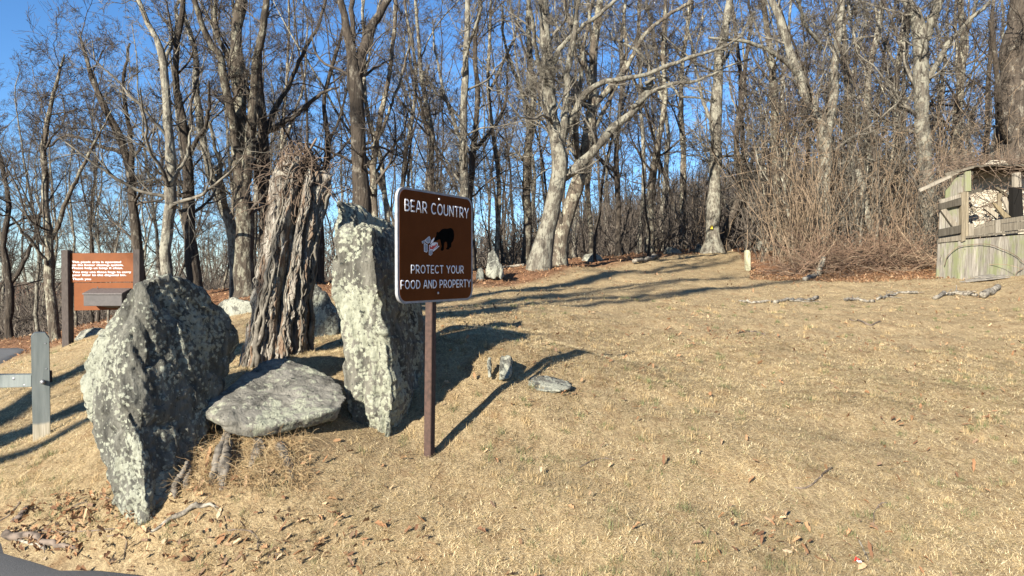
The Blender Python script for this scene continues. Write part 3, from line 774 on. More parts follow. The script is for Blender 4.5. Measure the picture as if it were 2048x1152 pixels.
# ================================================================== picnic notice
M_post_dark = flat_noise('dark_stained_timber', (.028, .022, .02), (.085, .07, .062), 20, .8, (.3, .7), .4, (6, 6, .5))
M_orange = metal('orange_brown_panel', (.115, .033, .006), (.145, .042, .008), .6, 5, 0, .2)
M_boxm = metal('dark_grey_box', (.035, .030, .029), (.055, .047, .045), .55, 14)
M_lid = metal('worn_box_lid', (.06, .05, .047), (.11, .095, .09), .6, 30)
def px_prism(name, polys, Y, t, mat, parent=None, base=None, bevel=.002):
    base = Vector(base) if base is not None else Vector((0, 0, 0))
    return prism(polys, lambda x, y, d: W(x, y, Y) + Vector((0, d, 0)), 0, t, name, mat, parent, base, bevel)
def text_mesh(txt, width, height, name, mat, parent, loc, bold=.03):
    cu = bpy.data.curves.new(name, 'FONT'); cu.body = txt; cu.size = 1; cu.offset = bold; cu.extrude = .002; cu.resolution_u = 3
    o = bpy.data.objects.new('tmp', cu); COL.objects.link(o)
    dg = bpy.context.evaluated_depsgraph_get(); dg.update()
    me = bpy.data.meshes.new_from_object(o.evaluated_get(dg)); bpy.data.objects.remove(o)
    co = np.empty(len(me.vertices) * 3); me.vertices.foreach_get('co', co); co = co.reshape(-1, 3)
    co[:, 0] -= co[:, 0].min(); co[:, 0] *= width / co[:, 0].max()
    co[:, 1] *= height / .72
    V = np.c_[co[:, 0], -co[:, 2], co[:, 1]]
    me.vertices.foreach_set('co', V.ravel()); me.update()
    # one part per word: letters closer than a space stay together
    bm = bmesh.new(); bm.from_mesh(me); isl = []; seen = set()
    for v0 in bm.verts:
        if v0.index in seen: continue
        st = [v0]; seen.add(v0.index); grp = []
        while st:
            v = st.pop(); grp.append(v.index)
            for e_ in v.link_edges:
                w = e_.other_vert(v)
                if w.index not in seen: seen.add(w.index); st.append(w)
        xs = V[grp, 0]; isl.append((xs.min(), xs.max(), grp))
    isl.sort(key=lambda t: t[0]); words = []; end = -9
    gap = height * .28
    for a_, b_, g in isl:
        if a_ - end > gap: words.append([])
        words[-1] += g; end = max(end, b_)
    bm.free(); n0 = len(me.polygons); polys = [list(p.vertices) for p in me.polygons]
    for wi, g in enumerate(words):
        gs = {v: k for k, v in enumerate(g)}; fs = [[gs[v] for v in p] for p in polys if p[0] in gs]
        m2 = bpy.data.meshes.new(name); m2.from_pydata([tuple(V[v]) for v in g], [], fs); m2.materials.append(mat)
        o = bpy.data.objects.new(name, m2); o.location = loc; link(o, parent)
    bpy.data.meshes.remove(me)
def picnic():
    Y = 12.0; b0 = W(134, 706, Y); base = Vector((b0.x, b0.y + .05, h1(b0.x, b0.y)))
    root = empty('picnic_notice', base, 'orange brown picnic area notice board between two dark posts with a bag box', 'notice board')
    px_prism('post', [[(124, 730), (138, 730), (135, 500), (122, 500)]], Y, .15, M_post_dark, root, base, .004)
    px_prism('post', [[(266, 720), (279, 720), (279, 499), (266, 499)]], Y, .15, M_post_dark, root, base, .004)
    px_prism('upper_panel', [[(136, 506.5), (268, 505.5), (268, 563.5), (136, 565)]], Y + .07, .03, M_orange, root, base)
    px_prism('lower_panel', [[(148, 566), (266, 565), (266, 619), (148, 621)]], Y + .085, .03, M_orange, root, base)
    lines = [('This picnic area is operated', 144, 242, 526), ('on the honor cleanup system.', 144, 247, 532), ('Please help us keep it clean.', 144.4, 246, 538),
             ('You may use these bags to carry', 145, 262.5, 546), ('your litter to the disposal bin.', 144.8, 252.5, 552), ('Thank you', 145, 182, 560)]
    ys = Y + .07 - .003
    for t, x0, x1, yb in lines:
        p0 = W(x0, yb, ys); wd = (x1 - x0) / F * ys
        text_mesh(t, wd, 4.3 / F * ys, 'lettering', M_white, root, p0 - base, .004)
    # bag dispenser
    bx = empty('tmp', (0, 0, 0), 'x', 'x'); bpy.data.objects.remove(bx)
    A = W(167, 612, Y - .2); Bp = W(244, 612, Y - .2); zt = W(167, 588, Y - .2).z; zt2 = W(167, 580, Y).z
    x0, x1 = A.x, Bp.x; y0, y1 = Y - .2, Y + .083; zb = W(167, 612, Y - .2).z
    def side(x, y, d): return Vector((x0 + d, x, y))
    prism([[(y0, zb), (y0, zt), (y1, zt2 - .012), (y1, zb + .02)]], side, 0, x1 - x0, 'bag_box', M_boxm, root, base, .006)
    lid = prism([[(y0 - .02, zt - .012), (y0 - .02, zt + .012), (y1 - .003, zt2 + .03), (y1 - .003, zt2)]], lambda x, y, d: Vector((x0 - .012 + d, x, y)), 0, x1 - x0 + .024, 'box_lid', M_lid, root, base, .005)
    tb = TB(); hx = x0 + .1; tb.path([(hx, y1 - .05, zt2 + .01), (hx, y1 - .05, zt2 + .055)], .008, 6)
    tb.build('hasp', M_lid, root, loc=base)
    prism([[(y0 + .03, zb), (y1, zb), (y1, zb - .05)]], lambda x, y, d: Vector((x0 + .25 + d, x, y)), 0, .28, 'box_bracket', M_post_dark, root, base, .003)
picnic()

# ================================================================== grey guard post with its rail
def guard():
    m, nt, b = new_mat('weathered_grey_paint'); v = coords(nt, (9, 9, .8)); v2 = coords(nt)
    n1 = noise(nt, v, 4, 5, .6); n2 = noise(nt, v2, 3, 4, .6)
    c = ramp(nt, n1, [(.3, (.105, .12, .115)), (.7, (.165, .18, .172))]).outputs[0]
    tc = nt.nodes.new('ShaderNodeTexCoord'); sx = nt.nodes.new('ShaderNodeSeparateXYZ'); nt.links.new(tc.outputs['Object'], sx.inputs[0])
    ad = N(nt, 'ShaderNodeMath', operation='MULTIPLY_ADD'); nt.links.new(n2, ad.inputs[0]); ad.inputs[1].default_value = -.12; nt.links.new(sx.outputs[2], ad.inputs[2])
    bare = ramp(nt, ad.outputs[0], [(.055, (1, 1, 1)), (.075, (0, 0, 0))]).outputs[0]
    wood = ramp(nt, noise(nt, coords(nt, (22, 22, 1)), 4, 4), [(.3, (.2, .18, .13)), (.7, (.42, .38, .30))]).outputs[0]
    c = mix(nt, bare, c, wood)
    nt.links.new(c, b.inputs['Base Color']); b.inputs['Roughness'].default_value = .6; bump(nt, b, n1, .3, .004)
    Y = 5.8; b0 = W(83, 878, Y); base = Vector((b0.x, b0.y + .05, h1(b0.x, b0.y)))
    root = empty('guard_post', base, 'grey painted timber guard post with a bolted rail running off to the left', 'guard post')
    g0 = W(81, 770, Y); gn = Vector((g0.x, g0.y, 0)).normalized()
    def gf(x, y, d):
        tx = (x - 1024) / F; yy = (g0.x ** 2 + g0.y ** 2) / (g0.x * tx + g0.y); return W(x, y, yy) + gn * d
    prism([[(66, 900), (102, 900), (99, 676), (91, 665.5), (69, 665.5), (61.5, 674)]], gf, 0, .13, 'post', m, root, base, .004)
    px_prism('rail', [[(-260, 752), (63, 749.5), (63, 774), (-260, 783)]], Y + .02, .09, m, root, base, .004)
    prism([[(90, 745), (105, 746), (105, 769), (90, 768)]], gf, .131, .20, 'rail_stub', M_post_dark, root, base, .003)
    M_b = metal('steel_bolt', (.16, .16, .17), (.3, .3, .31), .5, 40, .6)
    for px, py, yy, r in ((85, 764, Y, .016), (29, 757, Y + .03, .015), (50, 770, Y + .03, .012), (68, 689, Y, .005), (91, 687, Y, .005), (71, 739, Y, .005), (93, 738, Y, .005)):
        p = W(px, py, yy); tb = TB(); tb.path([p + Vector((0, .004, 0)), p + Vector((0, -r * .5, 0)), p + Vector((0, -r * .9, 0))], [r * 1.3, r * 1.1, r * .6], 10); tb.build('bolt', M_b, root, loc=base)

guard()

# ================================================================== ruined shed
def shed_mat(name, tone=1.0, algae=0.0):
    m, nt, b = new_mat(name); v = coords(nt, (14, 14, .9)); v2 = coords(nt, (3, 3, 1))
    at = N(nt, 'ShaderNodeAttribute', attribute_name='tone')
    n1 = noise(nt, v, 3.2, 6, .7, .3); n2 = noise(nt, v2, 1.6, 4, .6)
    c = ramp(nt, n1, [(.3, (.075, .066, .055)), (.5, (.17, .152, .125)), (.72, (.27, .25, .215))]).outputs[0]
    if algae:
        am = ramp(nt, n2, [(.46, (0, 0, 0)), (.62, (algae,) * 3)]).outputs[0]; c = mix(nt, am, c, (.15, .165, .075))
    c = mix(nt, 1.0, c, at.outputs['Color'], 'MULTIPLY')
    nt.links.new(c, b.inputs['Base Color']); b.inputs['Roughness'].default_value = .95; bump(nt, b, n1, .6, .01); return m
M_board = shed_mat('weathered_board'); M_board_green = shed_mat('algae_board', 1, .75)
Z5 = lambda x, y: (1700 + x / 3.388, 280 + y / 3.388)
def boards(name, polys, Y, t, mat, parent, base, tones):
    """several boards in one mesh, each with its own tone"""
    V = []; Fq = []; C_ = []; n0 = 0; rng = np.random.default_rng(len(polys) + int(Y * 10))
    for poly, tn in zip(polys, tones):
        yj = Y + rng.uniform(-.012, .012)
        f = [W(*Z5(*p), yj) for p in poly]; bk = [p + Vector((0, t, 0)) for p in f]; V += [tuple(p) for p in f + bk]; n = 4
        Fq += [(n0, n0 + 1, n0 + 2, n0 + 3), (n0 + 7, n0 + 6, n0 + 5, n0 + 4)] + [(n0 + i, n0 + 4 + i, n0 + 4 + (i + 1) % 4, n0 + (i + 1) % 4) for i in range(4)]
        C_ += [tn] * 8; n0 += 8
    return mesh_np(name, V, [np.array(Fq)], mat, parent, False, cols=np.array(C_), loc=base)
def shed():
    rng = np.random.default_rng(77); Y = 16.5
    b0 = W(1960, 553, Y); base = Vector((b0.x, b0.y, h1(b0.x, b0.y)))
    root = empty('ruined_shed', base, 'collapsed grey plank shed with open front at the edge of the woods', 'shed')
    def tn(lo=.75, hi=1.15, warm=0): 
        g = rng.uniform(lo, hi); return (g, g * (1 - .04 * warm), g * (1 - .12 * warm))
    # lower siding
    polys = []; tones = []; x = 600.
    while x < 1560:
        w = rng.uniform(24, 42); top = lambda q: 692 - (q - 600) * .088
        lean = lambda q: max(0, (640 - q)) * .6
        polys.append([(x - 15 * max(0, 1 - (x - 600) / 150), 950), (x + w - 1.2 - 15 * max(0, 1 - (x - 600) / 150), 950), (x + w - 1.2, top(x + w)), (x, top(x))]); tones.append(tn()); x += w
    boards('siding', polys, Y, .03, M_board_green, root, base, tones)
    # receding side wall and back wall
    cl = W(*Z5(592, 800), Y); d = Vector((.50, .86, 0)).normalized()
    sd_ = [cl + d * t for t in (0.05, 2.4)]; cr = W(*Z5(1560, 800), Y)
    zb, ztp = base.z - .3, W(*Z5(600, 690), Y).z
    V = []; Q = []; Cc = []
    nb = 14
    for k in range(nb):
        p0 = sd_[0].lerp(sd_[1], k / nb); p1 = sd_[0].lerp(sd_[1], (k + .96) / nb); n0 = len(V)
        hh = ztp - rng.uniform(0, .35)
        for q in (p0, p1): V += [(q.x, q.y, zb), (q.x, q.y, hh), (q.x + .03, q.y, zb), (q.x + .03, q.y, hh)]
        Q += [(n0, n0 + 1, n0 + 5, n0 + 4), (n0 + 2, n0 + 6, n0 + 7, n0 + 3), (n0 + 1, n0 + 3, n0 + 7, n0 + 5), (n0, n0 + 1, n0 + 3, n0 + 2), (n0 + 4, n0 + 6, n0 + 7, n0 + 5)]
        Cc += [tn()] * 8
    mesh_np('side_wall', V, [np.array(Q)], M_board, root, False, cols=np.array(Cc), loc=base)
    # left door-like panel: vertical planks
    polys = [[(603, 690), (640, 690), (648, 395), (614, 400)], [(641, 690), (681, 685), (690, 300), (650, 345)], [(682, 685), (722, 680), (728, 245), (692, 292)], [(723, 680), (758, 675), (776, 222), (730, 240)]]
    boards('plank_panel', polys, Y + .035, .03, M_board_green, root, base, [tn(.85, 1.1) for _ in polys])
    boards('brace', [[(603, 668), (760, 643), (760, 680), (600, 696)]], Y - .035, .03, M_board, root, base, [tn(.75, .8, 1)])
    boards('brace', [[(604, 606), (752, 576), (752, 630), (604, 654)]], Y - .075, .06, M_board, root, base, [tn(.24, .3, 1)])
    boards('brace', [[(604, 432), (755, 392), (757, 440), (606, 472)]], Y - .075, .06, M_board, root, base, [tn(.24, .3, 1)])
    boards('brace', [[(615, 474), (652, 464), (736, 578), (700, 590)]], Y - .06, .05, M_board, root, base, [tn(.9, 1, 1)])
    boards('brace', [[(614, 405), (757, 362), (757, 388), (614, 430)]], Y - .04, .04, M_board, root, base, [tn(1.1, 1.2, .5)])
    boards('corner_post', [[(757, 690), (783, 680), (783, 350), (755, 355)]], Y - .06, .1, M_board, root, base, [tn(.8, .9, 2)])
    boards('corner_post', [[(786, 660), (804, 655), (804, 352), (785, 352)]], Y - .04, .1, M_board, root, base, [tn(.95, 1.0, 2)])
    boards('top_post', [[(780, 348), (822, 345), (820, 208), (779, 214)]], Y - .05, .05, M_board_green, root, base, [tn(.95, 1.05)])
    boards('stub_beam', [[(783, 376), (895, 346), (895, 324), (800, 352)]], Y - .02, .12, M_board, root, base, [tn(.3, .35, 1)])
    for q_ in ([(844, 598), (985, 572), (985, 545), (880, 575)], [(844, 645), (985, 628), (985, 574), (844, 601)], [(1022, 622), (1560, 560), (1560, 500), (1022, 570)], [(1022, 567), (1560, 497), (1560, 455), (1022, 538)]): boards('beam', [q_], Y + .02, .06, M_board, root, base, [tn(.6, .75, 1)])
    boards('sill', [[(785, 666), (1560, 585), (1560, 570), (785, 652)]], Y - .05, .12, M_board, root, base, [tn(.5, .55, 1)])
    boards('stud', [[(806, 652), (842, 648), (842, 565), (806, 568)]], Y - .01, .08, M_board, root, base, [tn(.9, 1.1, 1)])
    boards('stud', [[(988, 632), (1020, 628), (1020, 538), (988, 541)]], Y - .01, .08, M_board, root, base, [tn(.9, 1.1, .5)])
    boards('inner_wall', [[(795, 660), (870, 655), (870, 190), (815, 260)], [(871, 655), (950, 650), (950, 142), (872, 188)], [(951, 650), (1040, 645), (1040, 132), (951, 140)], [(1041, 645), (1110, 640), (1110, 190), (1041, 134)], [(1111, 640), (1560, 600), (1560, 300), (1111, 235)]], Y + 1.1, .04, M_plaster, root, base, [tn(.92, 1.05, .3) for _ in range(5)])
    boards('broken_board', [[(908, 462), (930, 450), (1006, 500), (1000, 536)]], Y + .25, .05, M_board, root, base, [tn(1.3, 1.4, 1)])
    boards('broken_board', [[(1004, 500), (1031, 500), (1031, 360), (1004, 360)]], Y + .4, .05, M_board, root, base, [tn(.85, 1, 2)])
    boards('broken_board', [[(1084, 518), (1112, 520), (1060, 384), (1030, 386)]], Y + .3, .05, M_board, root, base, [tn(1.35, 1.45, .5)])
    boards('broken_board', [[(966, 425), (985, 425), (1092, 522), (1046, 528)]], Y + .18, .05, M_board, root, base, [tn(.9, 1, 3)])
    boards('broken_board', [[(985, 325), (1000, 315), (1105, 395), (1098, 408)]], Y + .45, .05, M_board, root, base, [tn(.45, .5, 2)])
    boards('broken_board', [[(805, 425), (818, 420), (855, 480), (842, 490)]], Y + .5, .05, M_board, root, base, [tn(1, 1.1, 1.5)])
    boards('charred_post', [[(1108, 525), (1176, 520), (1166, 318), (1106, 320)]], Y + .1, .15, M_board, root, base, [(.03, .028, .026)])
    boards('right_post', [[(1112, 320), (1162, 318), (1158, 218), (1112, 222)]], Y + .1, .08, M_board, root, base, [tn(1.1, 1.2, .5)])
    boards('roof_plank', [[(466, 332), (476, 352), (692, 252), (680, 240)], [(540, 296), (548, 318), (742, 222), (735, 205)], [(640, 225), (650, 242), (840, 190), (836, 176)]], Y - .1, .05, M_board, root, base, [tn(1.15, 1.25, .4), tn(.8, .9, 1), tn(.55, .65, 1)])
    # roof remains lying over the top
    polys = []
    for k in range(9):
        x = 820 + k * 60; polys.append([(x, 190 - 12 * sin(k * .4)), (x + 66, 182 - 12 * sin(k * .4 + .4)), (x + 64, 170 - 12 * sin(k * .4 + .4)), (x + 2, 178 - 12 * sin(k * .4))])
    boards('roof_edge', polys, Y + .2, .9, M_board, root, base, [tn(.35, .5, 1) for _ in polys])
m_, nt_, b_ = new_mat('pale_plaster_board')
at_ = N(nt_, 'ShaderNodeAttribute', attribute_name='tone'); nn_ = noise(nt_, coords(nt_), 3.5, 5, .7)
cc_ = mix(nt_, 1.0, ramp(nt_, nn_, [(.3, (.26, .225, .17)), (.5, (.38, .34, .275))]).outputs[0], at_.outputs['Color'], 'MULTIPLY')
nt_.links.new(cc_, b_.inputs['Base Color']); b_.inputs['Roughness'].default_value = .9
M_plaster = m_
shed()
# loose planks on the grass in front of the shed
def loose_planks():
    rng = np.random.default_rng(4)
    for k, (x0, y0, x1, y1, lab) in enumerate([
            (760, 962, 1070, 938, 'long grey plank at the back of the pile before the shed'), (800, 976, 940, 958, 'short split plank at the near left of the pile before the shed'),
            (900, 962, 1060, 940, 'weathered plank lying across the middle of the pile before the shed'), (850, 940, 960, 930, 'narrow grey board touching the foot of the shed siding')]):
        a_ = W(*Z5(x0, y0), 15.9 + .12 * k); c_ = W(*Z5(x1, y1), 16.1 + .1 * k); a_.z = h1(a_.x, a_.y) + .01 + .015 * k; c_.z = h1(c_.x, c_.y) + .015 + .02 * k
        d = (c_ - a_).normalized(); s = Vector((-d.y, d.x, 0)) * .09; u = Vector((0, 0, .022))
        bm = bmesh.new(); pts = [a_ - s, c_ - s * .8, c_ + s, a_ + s * .9]
        v0 = [bm.verts.new(p - a_) for p in pts]; v1 = [bm.verts.new(p - a_ + u) for p in pts]
        bm.faces.new(v1); bm.faces.new(v0[::-1])
        for i in range(4): bm.faces.new((v0[i], v0[(i + 1) % 4], v1[(i + 1) % 4], v1[i]))
        bmesh.ops.recalc_face_normals(bm, faces=bm.faces)
        me = bpy.data.meshes.new('plank'); bm.to_mesh(me); bm.free(); me.materials.append(M_grey_plank)
        o = bpy.data.objects.new('loose_plank', me); o.location = a_; link(o); tag(o, lab, 'plank', 'planks lying before the shed')
M_grey_plank = flat_noise('grey_plank', (.10, .09, .075), (.26, .235, .20), 9, .9, (.3, .7), .4, (1, 4, 4))
loose_planks()
# small marker post on the lawn
def marker():
    Y = 19.5; b0 = W(1498, 547, Y); base = Vector((b0.x, b0.y, h1(b0.x, b0.y)))
    M_mk = flat_noise('mossy_post', (.17, .17, .09), (.36, .34, .25), 6, .9, (.35, .6), .4, (3, 3, .6))
    o = px_prism('marker_post', [[(1493.5, 562), (1502.5, 562), (1501, 506), (1498.5, 500), (1492.5, 500), (1491, 505)]], Y, .13, M_mk, None, base, .01)
    o.location = base; tag(o, 'short mossy wooden marker post standing alone on the lawn before the thicket', 'marker post')
    tb = TB()
marker()

# ================================================================== trees
def finish_tree(root, base, L0, levels, bark, twig, k0=10):
    tb = TB(); tb.add(*L0, k0); tr = tb.build('trunk', bark, root, loc=base)
    tb = TB()
    for (P, R, k) in levels: tb.add(P, R, k)
    tb.build('crown', twig, root, loc=base)
    return root
def hero(name, label, Y, paths, seed, bark=None, twig=None, per=(7, 6, 5, 4), dY=None, L=1.0, group='large trees at the edge of the lawn', up=.05, bark2=None):
    rng = np.random.default_rng(seed); Ps = []; Rs = []
    for i, p in enumerate(paths):
        y0 = Y; pts = []; rad = []
        depth = rng.uniform(-1.6, 1.6) if i > 0 else 0
        for j, q in enumerate(p):
            yy = Y + (depth * (j / max(1, len(p) - 1)) if i else 0)
            pts.append(tuple(W(q[0], q[1], yy))); rad.append(q[2] * (.44 if q[2] < 40 else .47) / F * yy)
        P, R = resample(np.array(pts), np.array(rad), 22)
        P[1:] += np.cumsum(rng.normal(0, .017, (21, 3)), 0); R = R * rng.uniform(.90, 1.10, 22)
        Ps.append(P); Rs.append(R)
    P0 = np.array(Ps); R0 = np.array(Rs)
    b = P0[0, 0].copy(); gz = h1(b[0], b[1])
    P0[0, 0, 2] = gz - .25
    R0[0, 0] *= 1.3
    base = Vector((b[0], b[1], gz))
    root = empty(name, base, label, 'tree', group)
    leng = np.linalg.norm(np.diff(P0, axis=1), axis=2).sum(1)
    pr = per[0] * leng / leng.max(); tlo = .3
    rm = .0046 * Y / 15
    A = grow(rng, P0, R0, pr * 1.3, .25, 1, (35, 75), .36 * L, (.2, .5), 12, .17, up, rm, lmax=4.0)
    B = grow(rng, *A, per[1], .12, 1, (30, 65), .55, (.4, .7), 8, .20, up * .8, rm, lmax=2.1)
    C = grow(rng, *B, per[2] * 1.15, .1, 1, (25, 60), .72, (.5, .8), 6, .19, up * .6, rm * .8, lmax=1.5)
    D = grow(rng, *C, per[3] * .85, .1, 1, (20, 50), .85, (.6, .9), 5, .13, .05, rm * .75, lmax=.95)
    return finish_tree(root, base, (P0, R0), [(*A, 6), (*B, 4), (*C, 3), (*D, 3)], bark or M_bark, twig or M_twig)

hero('oak_tree', 'huge pale leaning oak with many limbs, nearest of the twin oaks right of the sign', 17.0, [
    [(1076, 545, 54), (1086, 500, 43), (1092, 460, 37), (1105, 410, 37), (1120, 358, 37), (1118, 300, 33), (1106, 240, 28), (1099, 180, 26), (1095, 120, 24), (1088, 50, 23), (1078, -40, 21)],
    [(1112, 372, 24), (1148, 342, 23), (1185, 302, 20), (1222, 255, 18), (1260, 218, 17), (1284, 185, 15), (1292, 160, 13), (1285, 125, 9), (1262, 100, 7), (1230, 80, 4)],
    [(1120, 300, 20), (1130, 262, 17), (1152, 215, 15), (1168, 185, 14), (1200, 157, 12), (1250, 143, 11), (1300, 132, 10), (1350, 110, 10), (1395, 92, 8), (1440, 78, 6), (1490, 50, 4)],
    [(1118, 310, 21), (1130, 250, 18), (1140, 180, 15), (1150, 110, 13), (1160, 40, 11), (1166, -30, 10)],
    [(1100, 140, 13), (1118, 105, 12), (1150, 72, 10), (1200, 32, 9), (1250, -10, 7)],
    [(1102, 190, 12), (1080, 120, 10), (1070, 60, 9), (1058, -20, 7)],
    [(1262, 216, 11), (1300, 185, 9), (1340, 165, 8), (1385, 160, 7), (1440, 128, 4), (1490, 110, 3)],
    [(1290, 168, 8), (1320, 150, 7), (1360, 190, 5), (1420, 200, 4)]], 101, M_bark_pale, M_twig_pale, per=(8, 6, 4.5, 3.5))
hero('oak_tree', 'thick upright oak directly behind the huge leaning oak', 18.6, [
    [(1112, 535, 46), (1122, 480, 36), (1133, 430, 33), (1146, 385, 33), (1160, 330, 31), (1172, 270, 28), (1178, 210, 23), (1182, 150, 21), (1190, 90, 19), (1202, 20, 17), (1214, -40, 15)],
    [(1180, 225, 17), (1210, 188, 14), (1245, 150, 12), (1275, 95, 10), (1318, 52, 9), (1385, 15, 7)],
    [(1158, 330, 15), (1148, 250, 12), (1156, 170, 10), (1166, 90, 9), (1190, -20, 7)],
    [(1170, 290, 12), (1195, 240, 10), (1225, 170, 9), (1240, 100, 7), (1235, 20, 7), (1240, -30, 5)],
    [(1180, 160, 10), (1160, 100, 9), (1130, 40, 7), (1120, -30, 7)]], 102, M_bark, M_twig_pale, per=(8, 6, 4.5, 3.5))
hero('forked_tree', 'dark forked tree rising behind the standing stone', 15.0, [
    [(732, 585, 56), (727, 500, 46), (723, 430, 42), (718, 330, 38), (712, 250, 35), (708, 168, 36), (701, 120, 27), (692, 60, 20), (682, 0, 16), (672, -40, 14)],
    [(710, 175, 28), (722, 118, 24), (740, 70, 22), (766, 20, 17), (792, -35, 13)],
    [(706, 140, 14), (705, 90, 13), (703, 0, 11), (704, -40, 9)]], 103, M_bark_dark, M_twig, per=(6, 5, 5, 4))
hero('forest_tree', 'slim tree pressed close behind the dark forked tree', 16.5, [
    [(748, 560, 20), (745, 430, 18), (742, 330, 15), (750, 250, 13), (762, 180, 11), (775, 90, 9), (782, -20, 8)],
    [(744, 300, 9), (770, 250, 8), (800, 160, 6), (830, 60, 4)]], 104, per=(7, 5, 5, 4))
hero('forest_tree', 'stout many stemmed tree just left of the vine stump', 15.0, [
    [(494, 612, 52), (488, 560, 44), (487, 480, 40), (486, 400, 38), (480, 300, 34), (482, 200, 30), (478, 100, 27), (488, 0, 23), (493, -40, 22)],
    [(482, 340, 22), (466, 262, 20), (450, 180, 18), (432, 120, 16), (402, 70, 14), (372, -10, 11)],
    [(486, 380, 26), (500, 280, 22), (508, 180, 20), (514, 100, 18), (524, 20, 15), (530, -40, 13)],
    [(484, 240, 14), (455, 150, 12), (425, 60, 10), (415, -30, 8)]], 105, M_bark, per=(8, 6, 5, 4))
hero('forest_tree', 'dark tree with a long limb reaching up right above the vine stump', 15.8, [
    [(536, 600, 30), (530, 480, 26), (528, 380, 24), (527, 290, 22), (522, 200, 18), (516, 120, 16), (530, 40, 12), (540, -30, 10)],
    [(530, 265, 13), (560, 242, 12), (592, 224, 11), (620, 205, 9), (642, 190, 7), (672, 178, 4)],
    [(530, 260, 14), (552, 215, 12), (575, 170, 11), (605, 105, 9), (632, 50, 7), (650, 0, 5)],
    [(528, 330, 10), (505, 250, 9), (470, 190, 7), (440, 170, 5)]], 106, M_bark_dark, per=(8, 6, 5, 4))
hero('forest_tree', 'twisting pale barked tree behind the big boulder, left stem of the cluster', 15.5, [
    [(474, 600, 30), (468, 520, 26), (462, 450, 26), (432, 385, 20), (410, 320, 18), (396, 250, 16), (384, 180, 14), (378, 100, 12), (360, 30, 10), (350, -30, 8)],
    [(452, 430, 14), (445, 360, 12), (436, 300, 8), (420, 240, 5)]], 107, M_bark_pale, M_twig_pale, per=(9, 6, 5, 3.5))
hero('forest_tree', 'mottled straight tree behind the top of the big boulder', 14.0, [
    [(330, 600, 28), (330, 480, 25), (338, 400, 24), (332, 300, 22), (322, 200, 19), (315, 120, 16), (292, 70, 12), (270, 20, 10), (255, -30, 8)],
    [(320, 140, 10), (340, 95, 9), (350, 40, 7), (362, -30, 6)],
    [(330, 380, 9), (350, 350, 8), (362, 300, 6), (365, 250, 4)]], 108, M_bark_pale, M_twig_pale, per=(11, 6, 5, 3.5))
hero('forest_tree', 'dark curved tree between the mottled tree and the many stemmed tree', 14.5, [
    [(392, 600, 36), (386, 540, 31), (379, 470, 28), (375, 400, 26), (373, 330, 22), (362, 250, 18), (354, 200, 16), (350, 120, 14), (358, 40, 12), (366, -30, 10)],
    [(374, 400, 10), (350, 375, 9), (335, 350, 6), (318, 330, 4)],
    [(372, 320, 12), (395, 270, 10), (420, 215, 8), (430, 150, 5)]], 109, M_bark_dark, per=(10, 6, 5, 4))
hero('forest_tree', 'leaning dark tree above the right post of the picnic notice', 15.5, [
    [(284, 640, 26), (280, 560, 23), (270, 430, 21), (258, 330, 18), (240, 282, 17), (216, 240, 14), (190, 180, 12), (170, 130, 8), (160, 90, 5)],
    [(262, 350, 12), (255, 250, 10), (250, 160, 8), (262, 80, 5)],
    [(250, 305, 10), (200, 290, 8), (140, 270, 6), (80, 300, 4)]], 110, M_bark_dark, per=(11, 7, 5, 4))
hero('forest_tree', 'grey tree rising behind the left post of the picnic notice', 15.0, [
    [(112, 690, 28), (108, 640, 22), (100, 560, 22), (106, 470, 18), (96, 400, 15), (92, 300, 12), (100, 220, 10), (118, 150, 7), (130, 100, 4)],
    [(103, 480, 10), (135, 400, 9), (165, 330, 7), (200, 290, 5), (230, 240, 3)],
    [(102, 540, 8), (60, 480, 7), (20, 440, 5), (-20, 430, 3)]], 111, M_bark, per=(11, 7, 5, 4))
hero('forest_tree', 'crooked dark tree beyond the end of the path at the far left', 19.0, [
    [(22, 705, 22), (18, 640, 18), (22, 570, 16), (10, 500, 13), (20, 420, 11), (8, 340, 9), (-10, 270, 6)],
    [(20, 570, 10), (50, 520, 8), (70, 460, 6), (80, 390, 4)]], 112, M_bark_dark, per=(10, 7, 5, 4))
hero('forest_tree', 'straight pale tree just above the right half of the bear sign', 17.5, [
    [(925, 590, 30), (925, 480, 24), (925, 380, 22), (922, 250, 18), (928, 120, 14), (930, 0, 12), (932, -40, 11)],
    [(923, 290, 9), (905, 220, 8), (880, 150, 6), (870, 60, 4)], [(926, 150, 8), (945, 90, 7), (960, 20, 5)]], 113, M_bark_pale, M_twig_pale, per=(8, 6, 5, 4))
hero('forest_tree', 'dark twisting tree close right of the straight pale tree over the sign', 19.0, [
    [(946, 560, 22), (942, 470, 19), (940, 390, 18), (948, 290, 14), (955, 200, 12), (950, 100, 10), (965, -10, 8)],
    [(944, 310, 9), (985, 260, 8), (1010, 200, 6), (1015, 120, 5)]], 114, M_bark_dark, per=(8, 6, 5, 4))
hero('forest_tree', 'slender grey tree just left of the huge leaning oak', 20.0, [
    [(1050, 530, 22), (1054, 420, 19), (1058, 300, 17), (1070, 210, 15), (1062, 100, 13), (1066, 0, 11), (1068, -40, 10)],
    [(1066, 240, 9), (1035, 170, 8), (1010, 90, 6), (1000, 10, 5)]], 115, M_bark, M_twig_pale, per=(8, 6, 5, 4))
blaze = hero('forest_tree', 'pale straight tree with a yellow trail blaze at the lawn crest', 25.0, [
    [(1426, 503, 50), (1427, 470, 34), (1430, 380, 28), (1432, 250, 24), (1436, 150, 21), (1446, 70, 18), (1462, -20, 14)],
    [(1438, 140, 8), (1470, 80, 7), (1500, 20, 5)], [(1431, 260, 9), (1400, 200, 8), (1385, 120, 6), (1370, 40, 4)]], 116, M_bark_pale, M_twig_pale, per=(9, 6, 5, 3))
